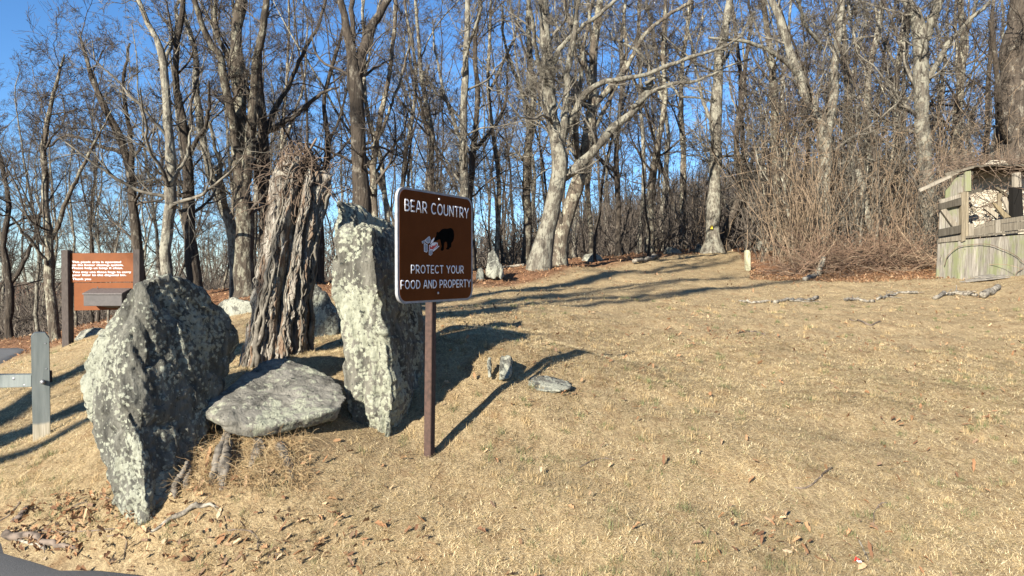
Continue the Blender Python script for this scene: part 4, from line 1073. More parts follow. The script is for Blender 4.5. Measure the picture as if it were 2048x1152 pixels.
px_prism('trail_blaze', [[(1421.5, 451), (1425.5, 451), (1425.5, 458), (1421.5, 458)]], 24.68, .06, flat_noise('yellow_paint', (.6, .42, .04), (.7, .5, .06), 3, bmp=0), blaze, blaze.location, 0)
hero('forest_tree', 'black crooked tree hooked around the foot of the blazed tree', 26.0, [
    [(1452, 500, 30), (1448, 470, 20), (1462, 430, 18), (1478, 380, 15), (1474, 300, 13), (1478, 220, 11), (1490, 120, 8), (1500, 40, 6)],
    [(1470, 400, 9), (1500, 350, 7), (1515, 290, 5)]], 117, M_bark_dark, per=(8, 5, 4, 3))
hero('forest_tree', 'big pale forked tree rising out of the vine thicket', 21.5, [
    [(1660, 540, 34), (1655, 460, 32), (1650, 380, 31), (1655, 290, 30), (1636, 230, 27), (1606, 175, 23), (1582, 110, 19), (1560, 40, 16), (1530, -30, 13)],
    [(1652, 280, 22), (1668, 200, 18), (1668, 120, 15), (1680, 40, 12), (1690, -30, 10)],
    [(1640, 100, 9), (1610, 50, 8), (1590, 0, 7)], [(1598, 150, 14), (1560, 110, 11), (1500, 85, 8), (1420, 75, 5)]], 118, M_bark_pale, M_twig_pale, per=(8, 6, 4, 3))
hero('forest_tree', 'tall tree with a broad pale fork above the left end of the shed', 20.5, [
    [(1862, 480, 36), (1858, 380, 33), (1852, 280, 32), (1850, 180, 33), (1846, 60, 34), (1825, 10, 20), (1800, -40, 15)],
    [(1848, 80, 24), (1868, 30, 20), (1900, -40, 15)], [(1850, 170, 14), (1890, 100, 12), (1940, 40, 9), (1990, 0, 7)]], 119, M_bark_pale, M_twig_pale, per=(8, 6, 4, 3))
hero('forest_tree', 'massive dark vine covered tree at the right edge behind the shed', 18.8, [
    [(2030, 430, 82), (2032, 320, 72), (2034, 200, 64), (2038, 80, 56), (2046, -40, 50)],
    [(2034, 240, 24), (2070, 160, 22), (2100, 60, 18)], [(2030, 300, 18), (1995, 240, 15), (1980, 150, 12), (1972, 40, 9)]], 120, M_bark_dark, per=(10, 7, 5, 3))
for k_, (pp, Yk, lab, bk) in enumerate([
        ([(1748, 520, 26), (1745, 400, 22), (1742, 280, 19), (1740, 160, 16), (1758, 60, 14), (1770, -30, 11)], 24, 'grey tree standing in the thicket midway between the pale fork and the shed', M_bark_pale),
        ([(1915, 420, 28), (1912, 320, 22), (1916, 210, 18), (1922, 100, 15), (1915, -20, 12)], 24, 'slender tree directly over the pale roof end of the shed', M_bark),
        ([(1562, 520, 24), (1552, 400, 20), (1548, 280, 17), (1545, 150, 14), (1532, 40, 12), (1520, -30, 10)], 23, 'vine hung tree at the left end of the thicket', M_bark),
        ([(1700, 520, 22), (1706, 400, 19), (1703, 280, 17), (1696, 170, 14), (1690, 60, 12), (1688, -30, 10)], 26, 'straight grey tree right beside the pale forked tree in the thicket', M_bark_pale),
        ([(1800, 500, 24), (1796, 380, 20), (1790, 260, 18), (1795, 140, 14), (1812, 30, 12), (1820, -30, 10)], 25, 'leaning tree between the grey thicket tree and the broad pale fork', M_bark),
        ([(1235, 515, 14), (1238, 400, 12), (1232, 300, 11), (1240, 200, 9), (1236, 90, 8), (1250, -20, 6)], 24, 'thin black tree first to the right of the twin oaks', M_bark_dark),
        ([(1298, 510, 20), (1300, 400, 17), (1312, 300, 15), (1325, 200, 12), (1322, 90, 10), (1330, -20, 8)], 25, 'grey tree midway between the twin oaks and the blazed tree', M_bark),
        ([(1368, 505, 18), (1365, 400, 15), (1370, 300, 13), (1362, 180, 11), (1375, 60, 9), (1380, -20, 8)], 28, 'slim tree a little left of the blazed tree', M_bark),
        ([(860, 600, 20), (856, 480, 17), (862, 380, 15), (868, 280, 12), (850, 180, 10), (838, 80, 8), (830, -20, 6)], 20, 'crooked tree showing above the left half of the bear sign', M_bark),
        ([(640, 600, 22), (645, 500, 19), (640, 400, 17), (655, 300, 13), (650, 200, 10), (672, 100, 8), (690, 20, 5)], 17, 'thin tree seen between the vine stump and the dark forked tree', M_bark_dark)]):
    fk = pp[3]; side = 1 if k_ % 2 else -1
    hero('forest_tree', lab, Yk, [pp, [(fk[0], fk[1], fk[2] * .5), (fk[0] + side * 22, fk[1] - 60, fk[2] * .42), (fk[0] + side * 40, fk[1] - 130, fk[2] * .3), (fk[0] + side * 48, fk[1] - 230, fk[2] * .2)]], 130 + k_, bk, M_twig_pale if bk is M_bark_pale else M_twig, per=(11, 6, 4.5, 3))

# -------- generic forest trees (prototypes then copies)
def stem_paths(rng, Ht, r0, n=20, wob=.085, forks=1):
    P = np.zeros((n, 3)); d = np.array([rng.normal(0, .05), rng.normal(0, .05), 1.])
    for i in range(1, n):
        d = d + np.array([*rng.normal(0, wob, 2), 0]); d[2] = 1; d[:2] *= .92
        P[i] = P[i - 1] + d / np.linalg.norm(d) * Ht / (n - 1)
    R = r0 * (1 - .82 * np.linspace(0, 1, n)) ; R[0] *= 1.3
    Ps, Rs = [P], [R]
    for f in range(forks):
        i0 = rng.integers(int(n * .22), int(n * .6)); a = rng.uniform(0, 2 * pi); Q = np.zeros((n, 3)); Q[0] = P[i0]
        sp = rng.uniform(.35, .7); d = np.array([cos(a) * sp, sin(a) * sp, 1.]); Lf = Ht * rng.uniform(.4, .65)
        for i in range(1, n):
            d = d + np.array([*rng.normal(0, wob * 1.4, 2), 0.02]); dd = d / np.linalg.norm(d); Q[i] = Q[i - 1] + dd * Lf / (n - 1)
        Ps.append(Q); Rs.append(R[i0] * rng.uniform(.5, .8) * (1 - .85 * np.linspace(0, 1, n)))
    return np.array(Ps), np.array(Rs)
def proto(seed, Ht, r0, forks, per, rm=.0065, bark=None, twig=None, angs=(35, 75), name='forest_tree'):
    rng = np.random.default_rng(seed); P0, R0 = stem_paths(rng, Ht, r0, forks=forks)
    P0[0, 0, 2] = -.3
    A = grow(rng, P0, R0, per[0], .22, 1, angs, .26, (.25, .5), 10, .16, .07, rm, lmax=4)
    B = grow(rng, *A, per[1], .15, 1, (30, 60), .55, (.4, .7), 7, .19, .05, rm, lmax=2.2)
    C = grow(rng, *B, per[2], .1, 1, (25, 60), .6, (.5, .8), 5, .18, .04, rm * .9, lmax=1.6)
    D = grow(rng, *C, per[3], .1, 1, (20, 55), .7, (.6, .9), 5, .13, .04, rm * .85, lmax=1.0)
    root = bpy.data.objects.new(name, None); root.empty_display_size = .2; link(root); root['category'] = 'tree'
    finish_tree(root, (0, 0, 0), (P0, R0), [(*A, 5), (*B, 4), (*C, 3), (*D, 3)], bark or M_bark, twig or M_twig, 8)
    return root
PROTOS = [proto(201, 17, .10, 2, (13, 6, 5, 3.5)), proto(202, 18, .09, 1, (15, 6, 5, 3.5), bark=M_bark_dark), proto(203, 15, .11, 3, (11, 6, 5, 3.5), bark=M_bark_pale, twig=M_twig_pale),
          proto(204, 19, .10, 1, (15, 6, 5, 3), bark=M_bark, twig=M_twig_pale), proto(205, 14, .075, 2, (12, 6, 5, 3.5), bark=M_bark_dark), proto(206, 16, .125, 2, (12, 6, 5, 3.5), bark=M_bark_pale)]
SAPS = [proto(301, 5.5, .035, 2, (9, 5, 4, 2), .005, angs=(25, 60), name='sapling'), proto(302, 7, .05, 1, (11, 5, 4, 2), .005, bark=M_bark_dark, angs=(25, 60), name='sapling'),
        proto(303, 4, .03, 4, (7, 5, 4, 2), .005, bark=M_bark_pale, twig=M_twig_pale, angs=(25, 60), name='sapling')]
def copy_tree(p):
    r = p.copy(); COL.objects.link(r)
    for ch in p.children:
        c = ch.copy(); COL.objects.link(c); c.parent = r
    return r
REG = [(-400, 150, 'at the far left beyond the path'), (150, 480, 'behind the big boulder'), (480, 690, 'around the vine stump skyline'), (690, 960, 'behind the standing stone'),
       (960, 1220, 'behind the twin oaks'), (1220, 1520, 'behind the crest of the lawn'), (1520, 1860, 'beyond the vine thicket'), (1860, 2600, 'behind the ruined shed')]
def region(px):
    for a_, b_, t in REG:
        if px < b_: return t
    return REG[-1][2]
used = {id(p): False for p in PROTOS + SAPS}
def place(p, x, y, s, rz, lab, grp, cat):
    o = p if not used[id(p)] else copy_tree(p)
    used[id(p)] = True
    o.location = (x, y, h1(x, y)); o.rotation_euler = (0, 0, rz); o.scale = (s, s, s)
    tag(o, lab, cat, grp); return o
ranks = {}
rngF = np.random.default_rng(999)
count = 0; taken = []
def scatter(n, ylo, yhi, pool, srange, kind, mind, pxr=(-260, 2330), powr=1.0, dense=False):
    k = 0; tries = 0
    while k < n and tries < n * 60:
        tries += 1
        px = rngF.uniform(*pxr); Y = ylo + (yhi - ylo) * rngF.uniform() ** powr
        x = (px - 1024) / F * Y
        if float(woods_mask(np.array([x]), np.array([Y]))[0]) < .9: continue
        if road_sd(np.array([x]), np.array([Y]))[0] < 1.0 and Y < 40: continue
        if px > 1860 and Y < 20.5: continue
        if 1400 < px < 1900 and Y < 24 and not dense: continue
        if any((x - a_) ** 2 + (Y - b_) ** 2 < mind ** 2 for a_, b_ in taken): continue
        taken.append((x, Y)); dist = 'near' if Y < 24 else ('middle' if Y < 40 else 'far')
        r = region(px); pi_ = rngF.integers(len(pool))
        if kind == 'tree':
            lab = {'near': '%s tree, front rows, ', 'middle': 'slender %s tree, middle rows, ', 'far': 'small distant bare tree far back '}[dist] + r
            if '%s' in lab: lab = lab % ['bare grey', 'dark barked', 'pale barked', 'bare grey', 'dark barked', 'pale barked'][pi_]
            grp = 'bare trees, %s rows, %s' % (dist, r)
        else:
            lab = {'near': 'thin bare sapling ', 'middle': 'spindly sapling between trunks ', 'far': 'faint sapling '}[dist] + r
            grp = 'saplings, %s, %s' % (dist, r)
        sc_ = rngF.uniform(*srange)
        if px < 420 and kind == 'tree':      # the woods drop away on the left: lower crowns, open sky above
            lim = (.285 * Y + 1.6 - h1(x, Y)) / 16.5 * rngF.uniform(.8, 1.06); sc_ = min(sc_, lim if px < 300 else lim + (px - 300) / 120 * .5)
        o = place(pool[pi_], x, Y, sc_, rngF.uniform(0, 6.28), lab, grp, 'tree' if kind == 'tree' else 'sapling')
        if dist != 'far': ranks.setdefault(lab, []).append((px, o))
        k += 1
scatter(18, 17, 26, PROTOS, (.7, 1.0), 'tree', 1.5)
scatter(58, 24, 48, PROTOS, (.75, 1.15), 'tree', 1.5)
scatter(110, 44, 90, PROTOS, (.8, 1.2), 'tree', 2.0)
scatter(70, 15, 34, SAPS, (.6, 1.2), 'sap', .8)
scatter(30, 30, 50, SAPS, (.8, 1.4), 'sap', .8)

scatter(30, 20, 27, SAPS, (1.0, 1.8), 'sap', .35, pxr=(1400, 1890), dense=True)
ORD = ['leftmost', 'second from left', 'third from left', 'fourth from left', 'fifth from left', 'sixth from left', 'seventh from left', 'eighth from left', 'ninth from left', 'tenth from left', 'eleventh from left', 'twelfth from left', 'thirteenth from left', 'fourteenth from left', 'fifteenth from left', 'sixteenth from left', 'seventeenth from left', 'eighteenth from left']
for lab, rows in ranks.items():
    rows.sort(key=lambda t: t[0])
    if len(rows) < 2: continue
    for i_, (px_, o_) in enumerate(rows):
        o_['label'] = lab + ', ' + (ORD[i_] if i_ < len(rows) - 1 else 'rightmost') if i_ < len(ORD) else lab
# distant mass of the woods
def far_woods():
    rng = np.random.default_rng(5150); P0 = []; R0 = []
    n = 2700; px = rng.uniform(-300, 2350, n); Y = 85 + 170 * rng.uniform(0, 1, n) ** .9; px[:650] = rng.uniform(1150, 1800, 650); Y[:650] = rng.uniform(120, 225, 650); x = (px - 1024) / F * Y
    z = H(x, Y); Ht = rng.uniform(8, 15, n); m = 7
    P = np.zeros((n, m, 3)); dx = np.cumsum(rng.normal(0, .35, (n, m, 2)), 1)
    t = np.linspace(0, 1, m)[None]
    P[..., 0] = x[:, None] + dx[..., 0]; P[..., 1] = Y[:, None] + dx[..., 1]; P[..., 2] = z[:, None] - .5 + t * Ht[:, None]
    R = (rng.uniform(.09, .2, n)[:, None]) * (1 - .7 * t)
    A = grow(rng, P, R, 11, .15, 1, (30, 70), .35, (.4, .7), 5, .2, .06, .03, lmax=4)
    B = grow(rng, *A, 7, .1, 1, (30, 65), .6, (.5, .8), 4, .2, .04, .02, lmax=2.2)
    tb = TB(); tb.add(P, R, 4); tb.add(*A, 3); tb.add(*B, 3)
    tag(tb.build('distant_woods', M_far), 'grey brown mass of distant bare woodland on the hillside', 'woods', kind='stuff')
far_woods()

def undergrowth():
    rng = np.random.default_rng(616); n = 3600
    px = rng.uniform(-300, 2350, n); Y = 24 + 60 * rng.uniform(0, 1, n) ** 1.2; x = (px - 1024) / F * Y
    k = woods_mask(x, Y) > .9; x, Y = x[k], Y[k]; k = (road_sd(x, Y) > 1) | (Y > 40); x, Y = x[k], Y[k]; n = len(x)
    Ht = rng.uniform(.5, 2.0, n) * np.where((px[:0].size == 0) & (x / Y > .1), 1.25, .9) * (1 + .012 * Y); m = 6; t = np.linspace(0, 1, m)[None]
    P = np.zeros((n, m, 3)); dx = np.cumsum(rng.normal(0, .12, (n, m, 2)), 1); ln = rng.normal(0, .25, (n, 1, 2)) * t[..., None] * Ht[:, None, None]
    P[..., :2] = np.stack([x, Y], -1)[:, None] + dx + ln; P[..., 2] = H(x, Y)[:, None] - .1 + t * Ht[:, None]
    R = rng.uniform(.012, .03, n)[:, None] * (1 - .6 * t) * (1 + Y[:, None] / 60)
    A = grow(rng, P, R, 6, .05, 1, (20, 60), .5, (.5, .8), 5, .16, .05, .011); B = grow(rng, *A, 5, .1, 1, (20, 60), .6, (.5, .8), 4, .16, .03, .009)
    tb = TB(); tb.add(P, R, 3); tb.add(*A, 3); tb.add(*B, 3)
    tag(tb.build('undergrowth', M_far), 'low tangle of bare brown undergrowth between the trunks of the woods', 'undergrowth', kind='stuff')
undergrowth()
# -------- trees left behind the camera whose shade lies over the grass
def shade_tree(x, y, seed, label, Ht, r):
    rng = np.random.default_rng(seed); P0, R0 = stem_paths(rng, Ht, r, forks=4 if Ht > 15 else 2, wob=.06); P0[0, 0, 2] = -.3
    A = grow(rng, P0, R0, 6, .5, 1, (35, 70), .28, (.3, .55), 9, .16, .06, .016, lmax=4.5, rl=.022)
    B = grow(rng, *A, 3, .2, 1, (30, 65), .5, (.4, .7), 5, .2, .05, .01, lmax=1.5)
    base = (x, y, h1(x, y)); root = empty('roadside_tree', base, label, 'tree')
    finish_tree(root, (0, 0, 0), (P0, R0), [(*A, 5), (*B, 4)], M_bark, M_twig)
shade_tree(-10.6, -4.2, 72, 'roadside tree behind the camera whose limbs shade the middle of the lawn', 16, .36)
shade_tree(-14.4, -9.4, 75, 'thick roadside tree furthest behind the camera, shading the upper lawn', 19, .42)
shade_tree(-10.5, -2.1, 73, 'slim roadside tree nearest behind the camera on the left', 9, .10)

# ================================================================== thicket, brush, debris
def free_strands(rng, start, d, n, step, wob, grav, r, k=3, taper=.5):
    B = len(start); P = np.empty((B, n, 3)); P[:, 0] = start
    d = d / (np.linalg.norm(d, axis=1, keepdims=True) + 1e-9)
    for i in range(1, n):
        d = d + rng.normal(0, wob, (B, 3)); d[:, 2] += grav; d /= np.linalg.norm(d, axis=1, keepdims=True)
        P[:, i] = P[:, i - 1] + d * step[:, None]
    return P, r[:, None] * np.linspace(1, taper, n)[None], k
def thicket(px, Y, wid, Ht, cnt, seed, mat, label):
    rng = np.random.default_rng(seed); x = (px - 1024) / F * Y; gz = h1(x, Y)
    tb = TB(); n = int(cnt * .75); Ht *= 1.15
    st = np.c_[x + rng.normal(0, wid * .45, n), Y + rng.normal(0, .5, n), np.full(n, gz - .05)]
    tb.add(*free_strands(rng, st, np.c_[rng.normal(0, .16, (n, 2)), np.ones(n)], 16, rng.uniform(.35, 1, n) * Ht / 15, .13, .045, rng.uniform(.005, .014, n)))
    n2 = int(cnt * 1.1)   # arching and hanging side strands
    hz = gz + Ht * rng.uniform(.05, .85, n2) ** 1.0
    st = np.c_[x + rng.normal(0, wid * .45, n2), Y + rng.normal(0, .5, n2), hz]
    tb.add(*free_strands(rng, st, np.c_[rng.normal(0, 1, (n2, 2)), rng.uniform(-.5, 1, n2)], 12, rng.uniform(.06, .17, n2), .25, -.10, rng.uniform(.004, .008, n2)))
    n3 = int(cnt * 3.5); hz = gz + Ht * rng.uniform(.0, 1.0, n3)
    st = np.c_[x + rng.normal(0, wid * .5, n3), Y + rng.normal(0, .6, n3), hz]
    tb.add(*free_strands(rng, st, rng.normal(0, 1, (n3, 3)), 5, rng.uniform(.05, .12, n3), .25, .02, rng.uniform(.0035, .005, n3)))
    o = tb.build('vine_thicket', mat, None, loc=(x, Y, gz)); o.location = (x, Y, gz)
    tag(o, label, 'vines', 'tangles of woody vines in the thicket')
for k_, a_ in enumerate([(1420, 25.5, .7, 2.2, 14, 'low wispy tangle of twigs just right of the blazed tree'), (1530, 22.5, .7, 2.8, 22, 'tall mesh of vines above the marker post'),
        (1575, 20.8, .8, 4.6, 80, 'dense curtain of vines at the left side of the thicket'), (1630, 20.3, .8, 4.4, 80, 'dense curtain of vines round the foot of the pale forked tree'),
        (1690, 20.5, .8, 4.6, 70, 'curtain of vines just right of the pale forked tree'), (1745, 20.8, .8, 4.2, 60, 'brown vine curtain in the middle of the thicket'),
        (1800, 20.3, .8, 4.0, 60, 'brown vine curtain left of the shed roof plank'), (1850, 19.6, .8, 4.2, 60, 'vine tangle hanging against the left side of the shed'),
        (1925, 19.2, 1.0, 3.6, 50, 'twiggy vine tangle growing behind the shed roof'), (2000, 18.8, 1.0, 4.6, 60, 'vine tangle draped on the massive tree at the right edge'),
        (1720, 23.0, 1.2, 6.5, 60, 'reddish brown haze of fine stems high in the middle of the thicket'), (1820, 22.5, 1.2, 6.5, 60, 'reddish brown stems rising tall left of the broad pale fork'), (1600, 23.5, 1.2, 5.8, 50, 'thin brown stems behind the left side of the thicket')]):
    thicket(*a_[:5], 400 + k_, [M_vine, M_twig_pale, M_vine][k_ % 3] if k_ != 10 else M_vine_red, a_[5])
# brush pile along the foot of the thicket
def brush(px0, px1, Y0, Y1, ht, n, seed, label, mat):
    rng = np.random.default_rng(seed); px = rng.uniform(px0, px1, n); Y = rng.uniform(Y0, Y1, n); x = (px - 1024) / F * Y; g = H(x, Y)
    hh = ht * rng.uniform(0, 1, n) ** 1.3 * np.sin(np.clip((px - px0) / (px1 - px0), .06, .94) * pi) ** .5
    an = rng.normal(0, 1.0, n) + (rng.uniform(0, 1, n) < .5) * pi
    tb = TB(); tb.add(*free_strands(rng, np.c_[x, Y, g + hh], np.c_[np.cos(an), np.sin(an) * .6, rng.normal(.3, .55, n)], 9, rng.uniform(.05, .2, n), .14, -.035, rng.uniform(.003, .011, n), 4))
    b = (float(x.mean()), float(Y.mean()), float(g.mean())); o = tb.build('brush_pile', mat, None, loc=b); o.location = b
    tag(o, label, 'brush pile')
brush(1570, 1880, 17.9, 20.5, .62, 1000, 41, 'long heap of brown cut brush at the foot of the thicket', M_vine_red)
brush(1590, 1880, 17.8, 19.6, .6, 160, 43, 'scatter of paler sticks lying over the brown brush heap', M_vine)
brush(1880, 2080, 17.0, 18.8, .4, 200, 42, 'twigs and vine stems filling the inside of the ruined shed', M_vine)
def shed_vines():
    rng = np.random.default_rng(9); tb = TB(); n = 110
    P = np.array([tuple(W(*Z5(rng.uniform(820, 1180), rng.uniform(180, 560)), 17.2 + rng.uniform(-.4, .3))) for _ in range(n)])
    tb.add(*free_strands(rng, P, rng.normal(0, 1, (n, 3)) * [1, .2, 1], 14, rng.uniform(.04, .1, n), .22, -.01, rng.uniform(.004, .010, n), 4))
    n = 170; P = np.array([tuple(W(*Z5(rng.uniform(560, 1250), rng.uniform(110, 200)), 16.9 + rng.uniform(-.4, .8))) for _ in range(n)])
    tb.add(*free_strands(rng, P, rng.normal(0, 1, (n, 3)) * [1.6, .6, .5], 12, rng.uniform(.04, .12, n), .18, -.015, rng.uniform(.004, .008, n), 4))
    for pts in ([(640, 850), (660, 790), (720, 730), (800, 712), (930, 706), (1020, 735), (1110, 775), (1200, 850)], [(1179, 860), (1130, 900), (1120, 930)]):
        tb.path([W(*Z5(*p), 16.42) for p in pts], [.008] * len(pts), 6, n=40, rough=.003)
    b = tuple(W(1960, 400, 16.6)); o = tb.build('creeper', M_tangle, None, loc=b); o.location = b
    tag(o, 'woody creeper sprawling over the roof and front of the ruined shed', 'vine')
shed_vines()

# fallen branches and sticks
M_stick_pale = flat_noise('pale_dead_branch', (.05, .042, .034), (.29, .26, .21), 18, .9, (.38, .62), .5)
M_stick_dark = flat_noise('dark_dead_branch', (.04, .032, .026), (.16, .125, .1), 14, .9, (.35, .6), .5)
M_cut = flat_noise('fresh_cut_wood', (.55, .38, .14), (.72, .54, .24), 14, .8, bmp=0)
def stick(label, pts, w_px, mat, seed, side=3, lift=.6, name='fallen_branch', group=None, n=16, twl=.35):
    """pts: (px,py) on the ground with a forward distance each"""
    rng = np.random.default_rng(seed); P = []; R = []
    for i, (px, py, Y) in enumerate(pts):
        p = W(px, py, Y); r = (w_px if not hasattr(w_px, '__len__') else w_px[i]) / 2 / F * Y
        p.z = h1(p.x, p.y) + r * lift; P.append(tuple(p)); R.append(r)
    P, R = resample(P, R, n); P += np.cumsum(rng.normal(0, R.mean() * .25, P.shape), 0) * [1, 1, .3]; P[:, 2] = H(P[:, 0], P[:, 1]) + R * lift + np.abs(rng.normal(0, R.mean() * .5, n))
    tb = TB(); tb.path(P, R, 8, rough=R.mean() * .06, seed=seed)
    if side:
        A = grow(rng, P[None], R[None], side, .25, .95, (25, 60), twl, (.35, .7), 7, .14, 0, R.min() * .3, lmax=.9)
        hA = H(A[0][..., 0], A[0][..., 1]); A[0][..., 2] = hA + .012 + .3 * np.abs(A[0][..., 2] - hA); tb.add(*A, 5)
    b = tuple(P.mean(0)); o = tb.build(name, mat, None, loc=b); o.location = b
    tag(o, label, 'branch', group); return o
def gY(px, py, lo=3.0, hi=40):
    """forward distance at which the ground appears at that photo pixel"""
    for Y in np.arange(lo, hi, .04):
        p = W(px, py, Y)
        if p.z <= h1(p.x, p.y): return float(Y)
    return hi
def gp(px, py): return (px, py, gY(px, py))
stick('peeled forked branch lying in front of the big boulder', [gp(303, 1068), gp(350, 1050), gp(395, 1032), gp(440, 1027)], [6, 10, 12, 4], M_stick_pale, 51, 4)
stick('dark cut limb with a yellow sawn end at the lower left corner', [gp(10, 1080), gp(60, 1085), gp(110, 1096), gp(165, 1092)], [18, 16, 13, 7], M_stick_dark, 52, 3)
pE = W(*gp(8, 1080)); pE.z = h1(pE.x, pE.y) + .02
for k_, (a_, w_, m_, lab) in enumerate([
        ([(0, 1050), (20, 1030), (38, 1012)], 3.5, M_stick_dark, 'dark stick slanting up at the left edge of the picture'),
        ([(30, 1045), (45, 1030), (58, 1020)], 11, M_stick_dark, 'thick short dark stub of wood near the left edge'),
        ([(60, 1062), (150, 1070), (230, 1064)], 3, M_stick_dark, 'long thin twig lying over the leaf litter beside the road'),
        ([(30, 1085), (60, 1095), (85, 1107)], 6, M_stick_pale, 'pale bark strip at the very edge of the asphalt'),
        ([(130, 1032), (150, 1018), (175, 1008)], 3, M_stick_dark, 'short dark twig between the guard post and the leaf litter'),
        ([(205, 990), (230, 1015), (250, 1035)], 3, M_stick_dark, 'dark twig leaning by the lower left foot of the big boulder'),
        ([(455, 1062), (490, 1068), (512, 1082), (515, 1105)], 3.5, M_stick_dark, 'curled dark twig on the grass right of the peeled branch'),
        ([(215, 1075), (250, 1085), (248, 1120)], 3, M_stick_dark, 'hooked twig near the road edge below the big boulder'),
        ([(1588, 982), (1615, 978), (1640, 962), (1664, 940)], 3.5, M_stick_dark, 'dark curved twig lying alone on the right of the lawn'),
        ([(1718, 1090), (1728, 1110), (1737, 1130)], 4, M_stick_pale, 'short pale twig near the bottom edge beside the litter scrap'),
        ([(1748, 1050), (1750, 1030), (1762, 1012), (1775, 1012)], 3, M_stick_dark, 'small hooked twig standing in the grass at the lower right'),
        ([(1160, 940), (1200, 920), (1230, 925)], 2.5, M_stick_dark, 'fine twig on the lawn right of the sign post foot'),
        ([(1700, 640), (1740, 652), (1760, 645)], 3, M_stick_dark, 'dark twig in the grass below the line of fallen branches'),
        ([(1475, 668), (1500, 664), (1530, 672)], 3, M_stick_dark, 'dark leafy twig in the middle of the lawn')]):
    stick(lab, [gp(*p) for p in a_], w_, m_, 60 + k_, 2 if k_ not in (1, 3) else 0, name='twig' if w_ < 5 else 'fallen_branch')
for k_, (a_, w_, lab, sd) in enumerate([
        ([(1478, 604), (1510, 607), (1545, 605)], 5, 'leftmost pale broken branch in the row across the lawn', 2),
        ([(1548, 608), (1600, 604), (1635, 600)], 7, 'long straight white branch, second in the row across the lawn', 2),
        ([(1688, 604), (1715, 601), (1750, 605)], 6, 'twiggy whitened branch in the middle of the row across the lawn', 5),
        ([(1755, 602), (1790, 592), (1835, 588)], 5, 'thin twiggy dark tipped branch right of the middle of the row', 8),
        ([(1870, 600), (1905, 590), (1950, 594)], 8, 'crooked bright branch in the row before the shed', 5),
        ([(1962, 598), (1990, 588), (2006, 580)], 12, 'thick stubby log at the right end of the row before the shed', 0),
        ([(1270, 530), (1290, 524), (1312, 518)], 9, 'pale log lying on leaves right of the twin oaks', 0),
        ([(1000, 540), (1020, 536), (1045, 533)], 6, 'grey log on the leaf covered bank left of the leaning oak', 0),
        ([(1610, 562), (1628, 556), (1640, 545)], 10, 'broken limb end lying on leaves left of the brush heap', 2)]):
    stick(lab, [gp(*p) for p in a_], w_, M_stick_pale, 80 + k_, sd, group='broken branches on the lawn' if k_ < 6 else None)
def snag():
    tb = TB(); Y = 18.2; tb.path([W(1636, 556, Y), W(1640, 535, Y), W(1648, 515, Y + .1)], [.06, .075, .06], 8, n=10, rough=.006)
    b = tuple(W(1640, 556, Y)); o = tb.build('snag', M_bark_pale, None, loc=b); o.location = b; tag(o, 'short upright broken limb stub standing before the brush heap', 'snag')
    tb = TB(); Y = 21; tb.path([W(1745, 470, Y), W(1732, 420, Y), W(1722, 370, Y), W(1712, 340, Y)], [.10, .10, .12, .13], 9, n=14, rough=.01)
    b = tuple(W(1745, 470, Y)); o = tb.build('snag', M_bark_pale, None, loc=b); o.location = b; tag(o, 'snapped leaning trunk with a pale broken top inside the thicket', 'snag')
snag()
# litter scrap
def scrap():
    Y = gY(1716, 1134); p = W(1716, 1134, Y); p.z = h1(p.x, p.y) + .025
    bm = bmesh.new(); g = np.random.default_rng(2)
    V = [[bm.verts.new((i * .008 - .012, j * .008 - .014, .006 * g.normal() + .004 * abs(i - 1.5))) for j in range(5)] for i in range(4)]
    for i in range(3):
        for j in range(4):
            f = bm.faces.new((V[i][j], V[i + 1][j], V[i + 1][j + 1], V[i][j + 1])); f.material_index = 0 if j > 1 else 1
    me = bpy.data.meshes.new('wrapper'); bm.to_mesh(me); bm.free(); me.materials.append(M_red); me.materials.append(M_white)
    o = bpy.data.objects.new('litter_scrap', me); o.location = p; o.rotation_euler = (.5, .2, .4); sm = o.modifiers.new('t', 'SOLIDIFY'); sm.thickness = .001; link(o)
    tag(o, 'small crumpled red and white paper scrap in the grass near the bottom edge', 'litter')
scrap()

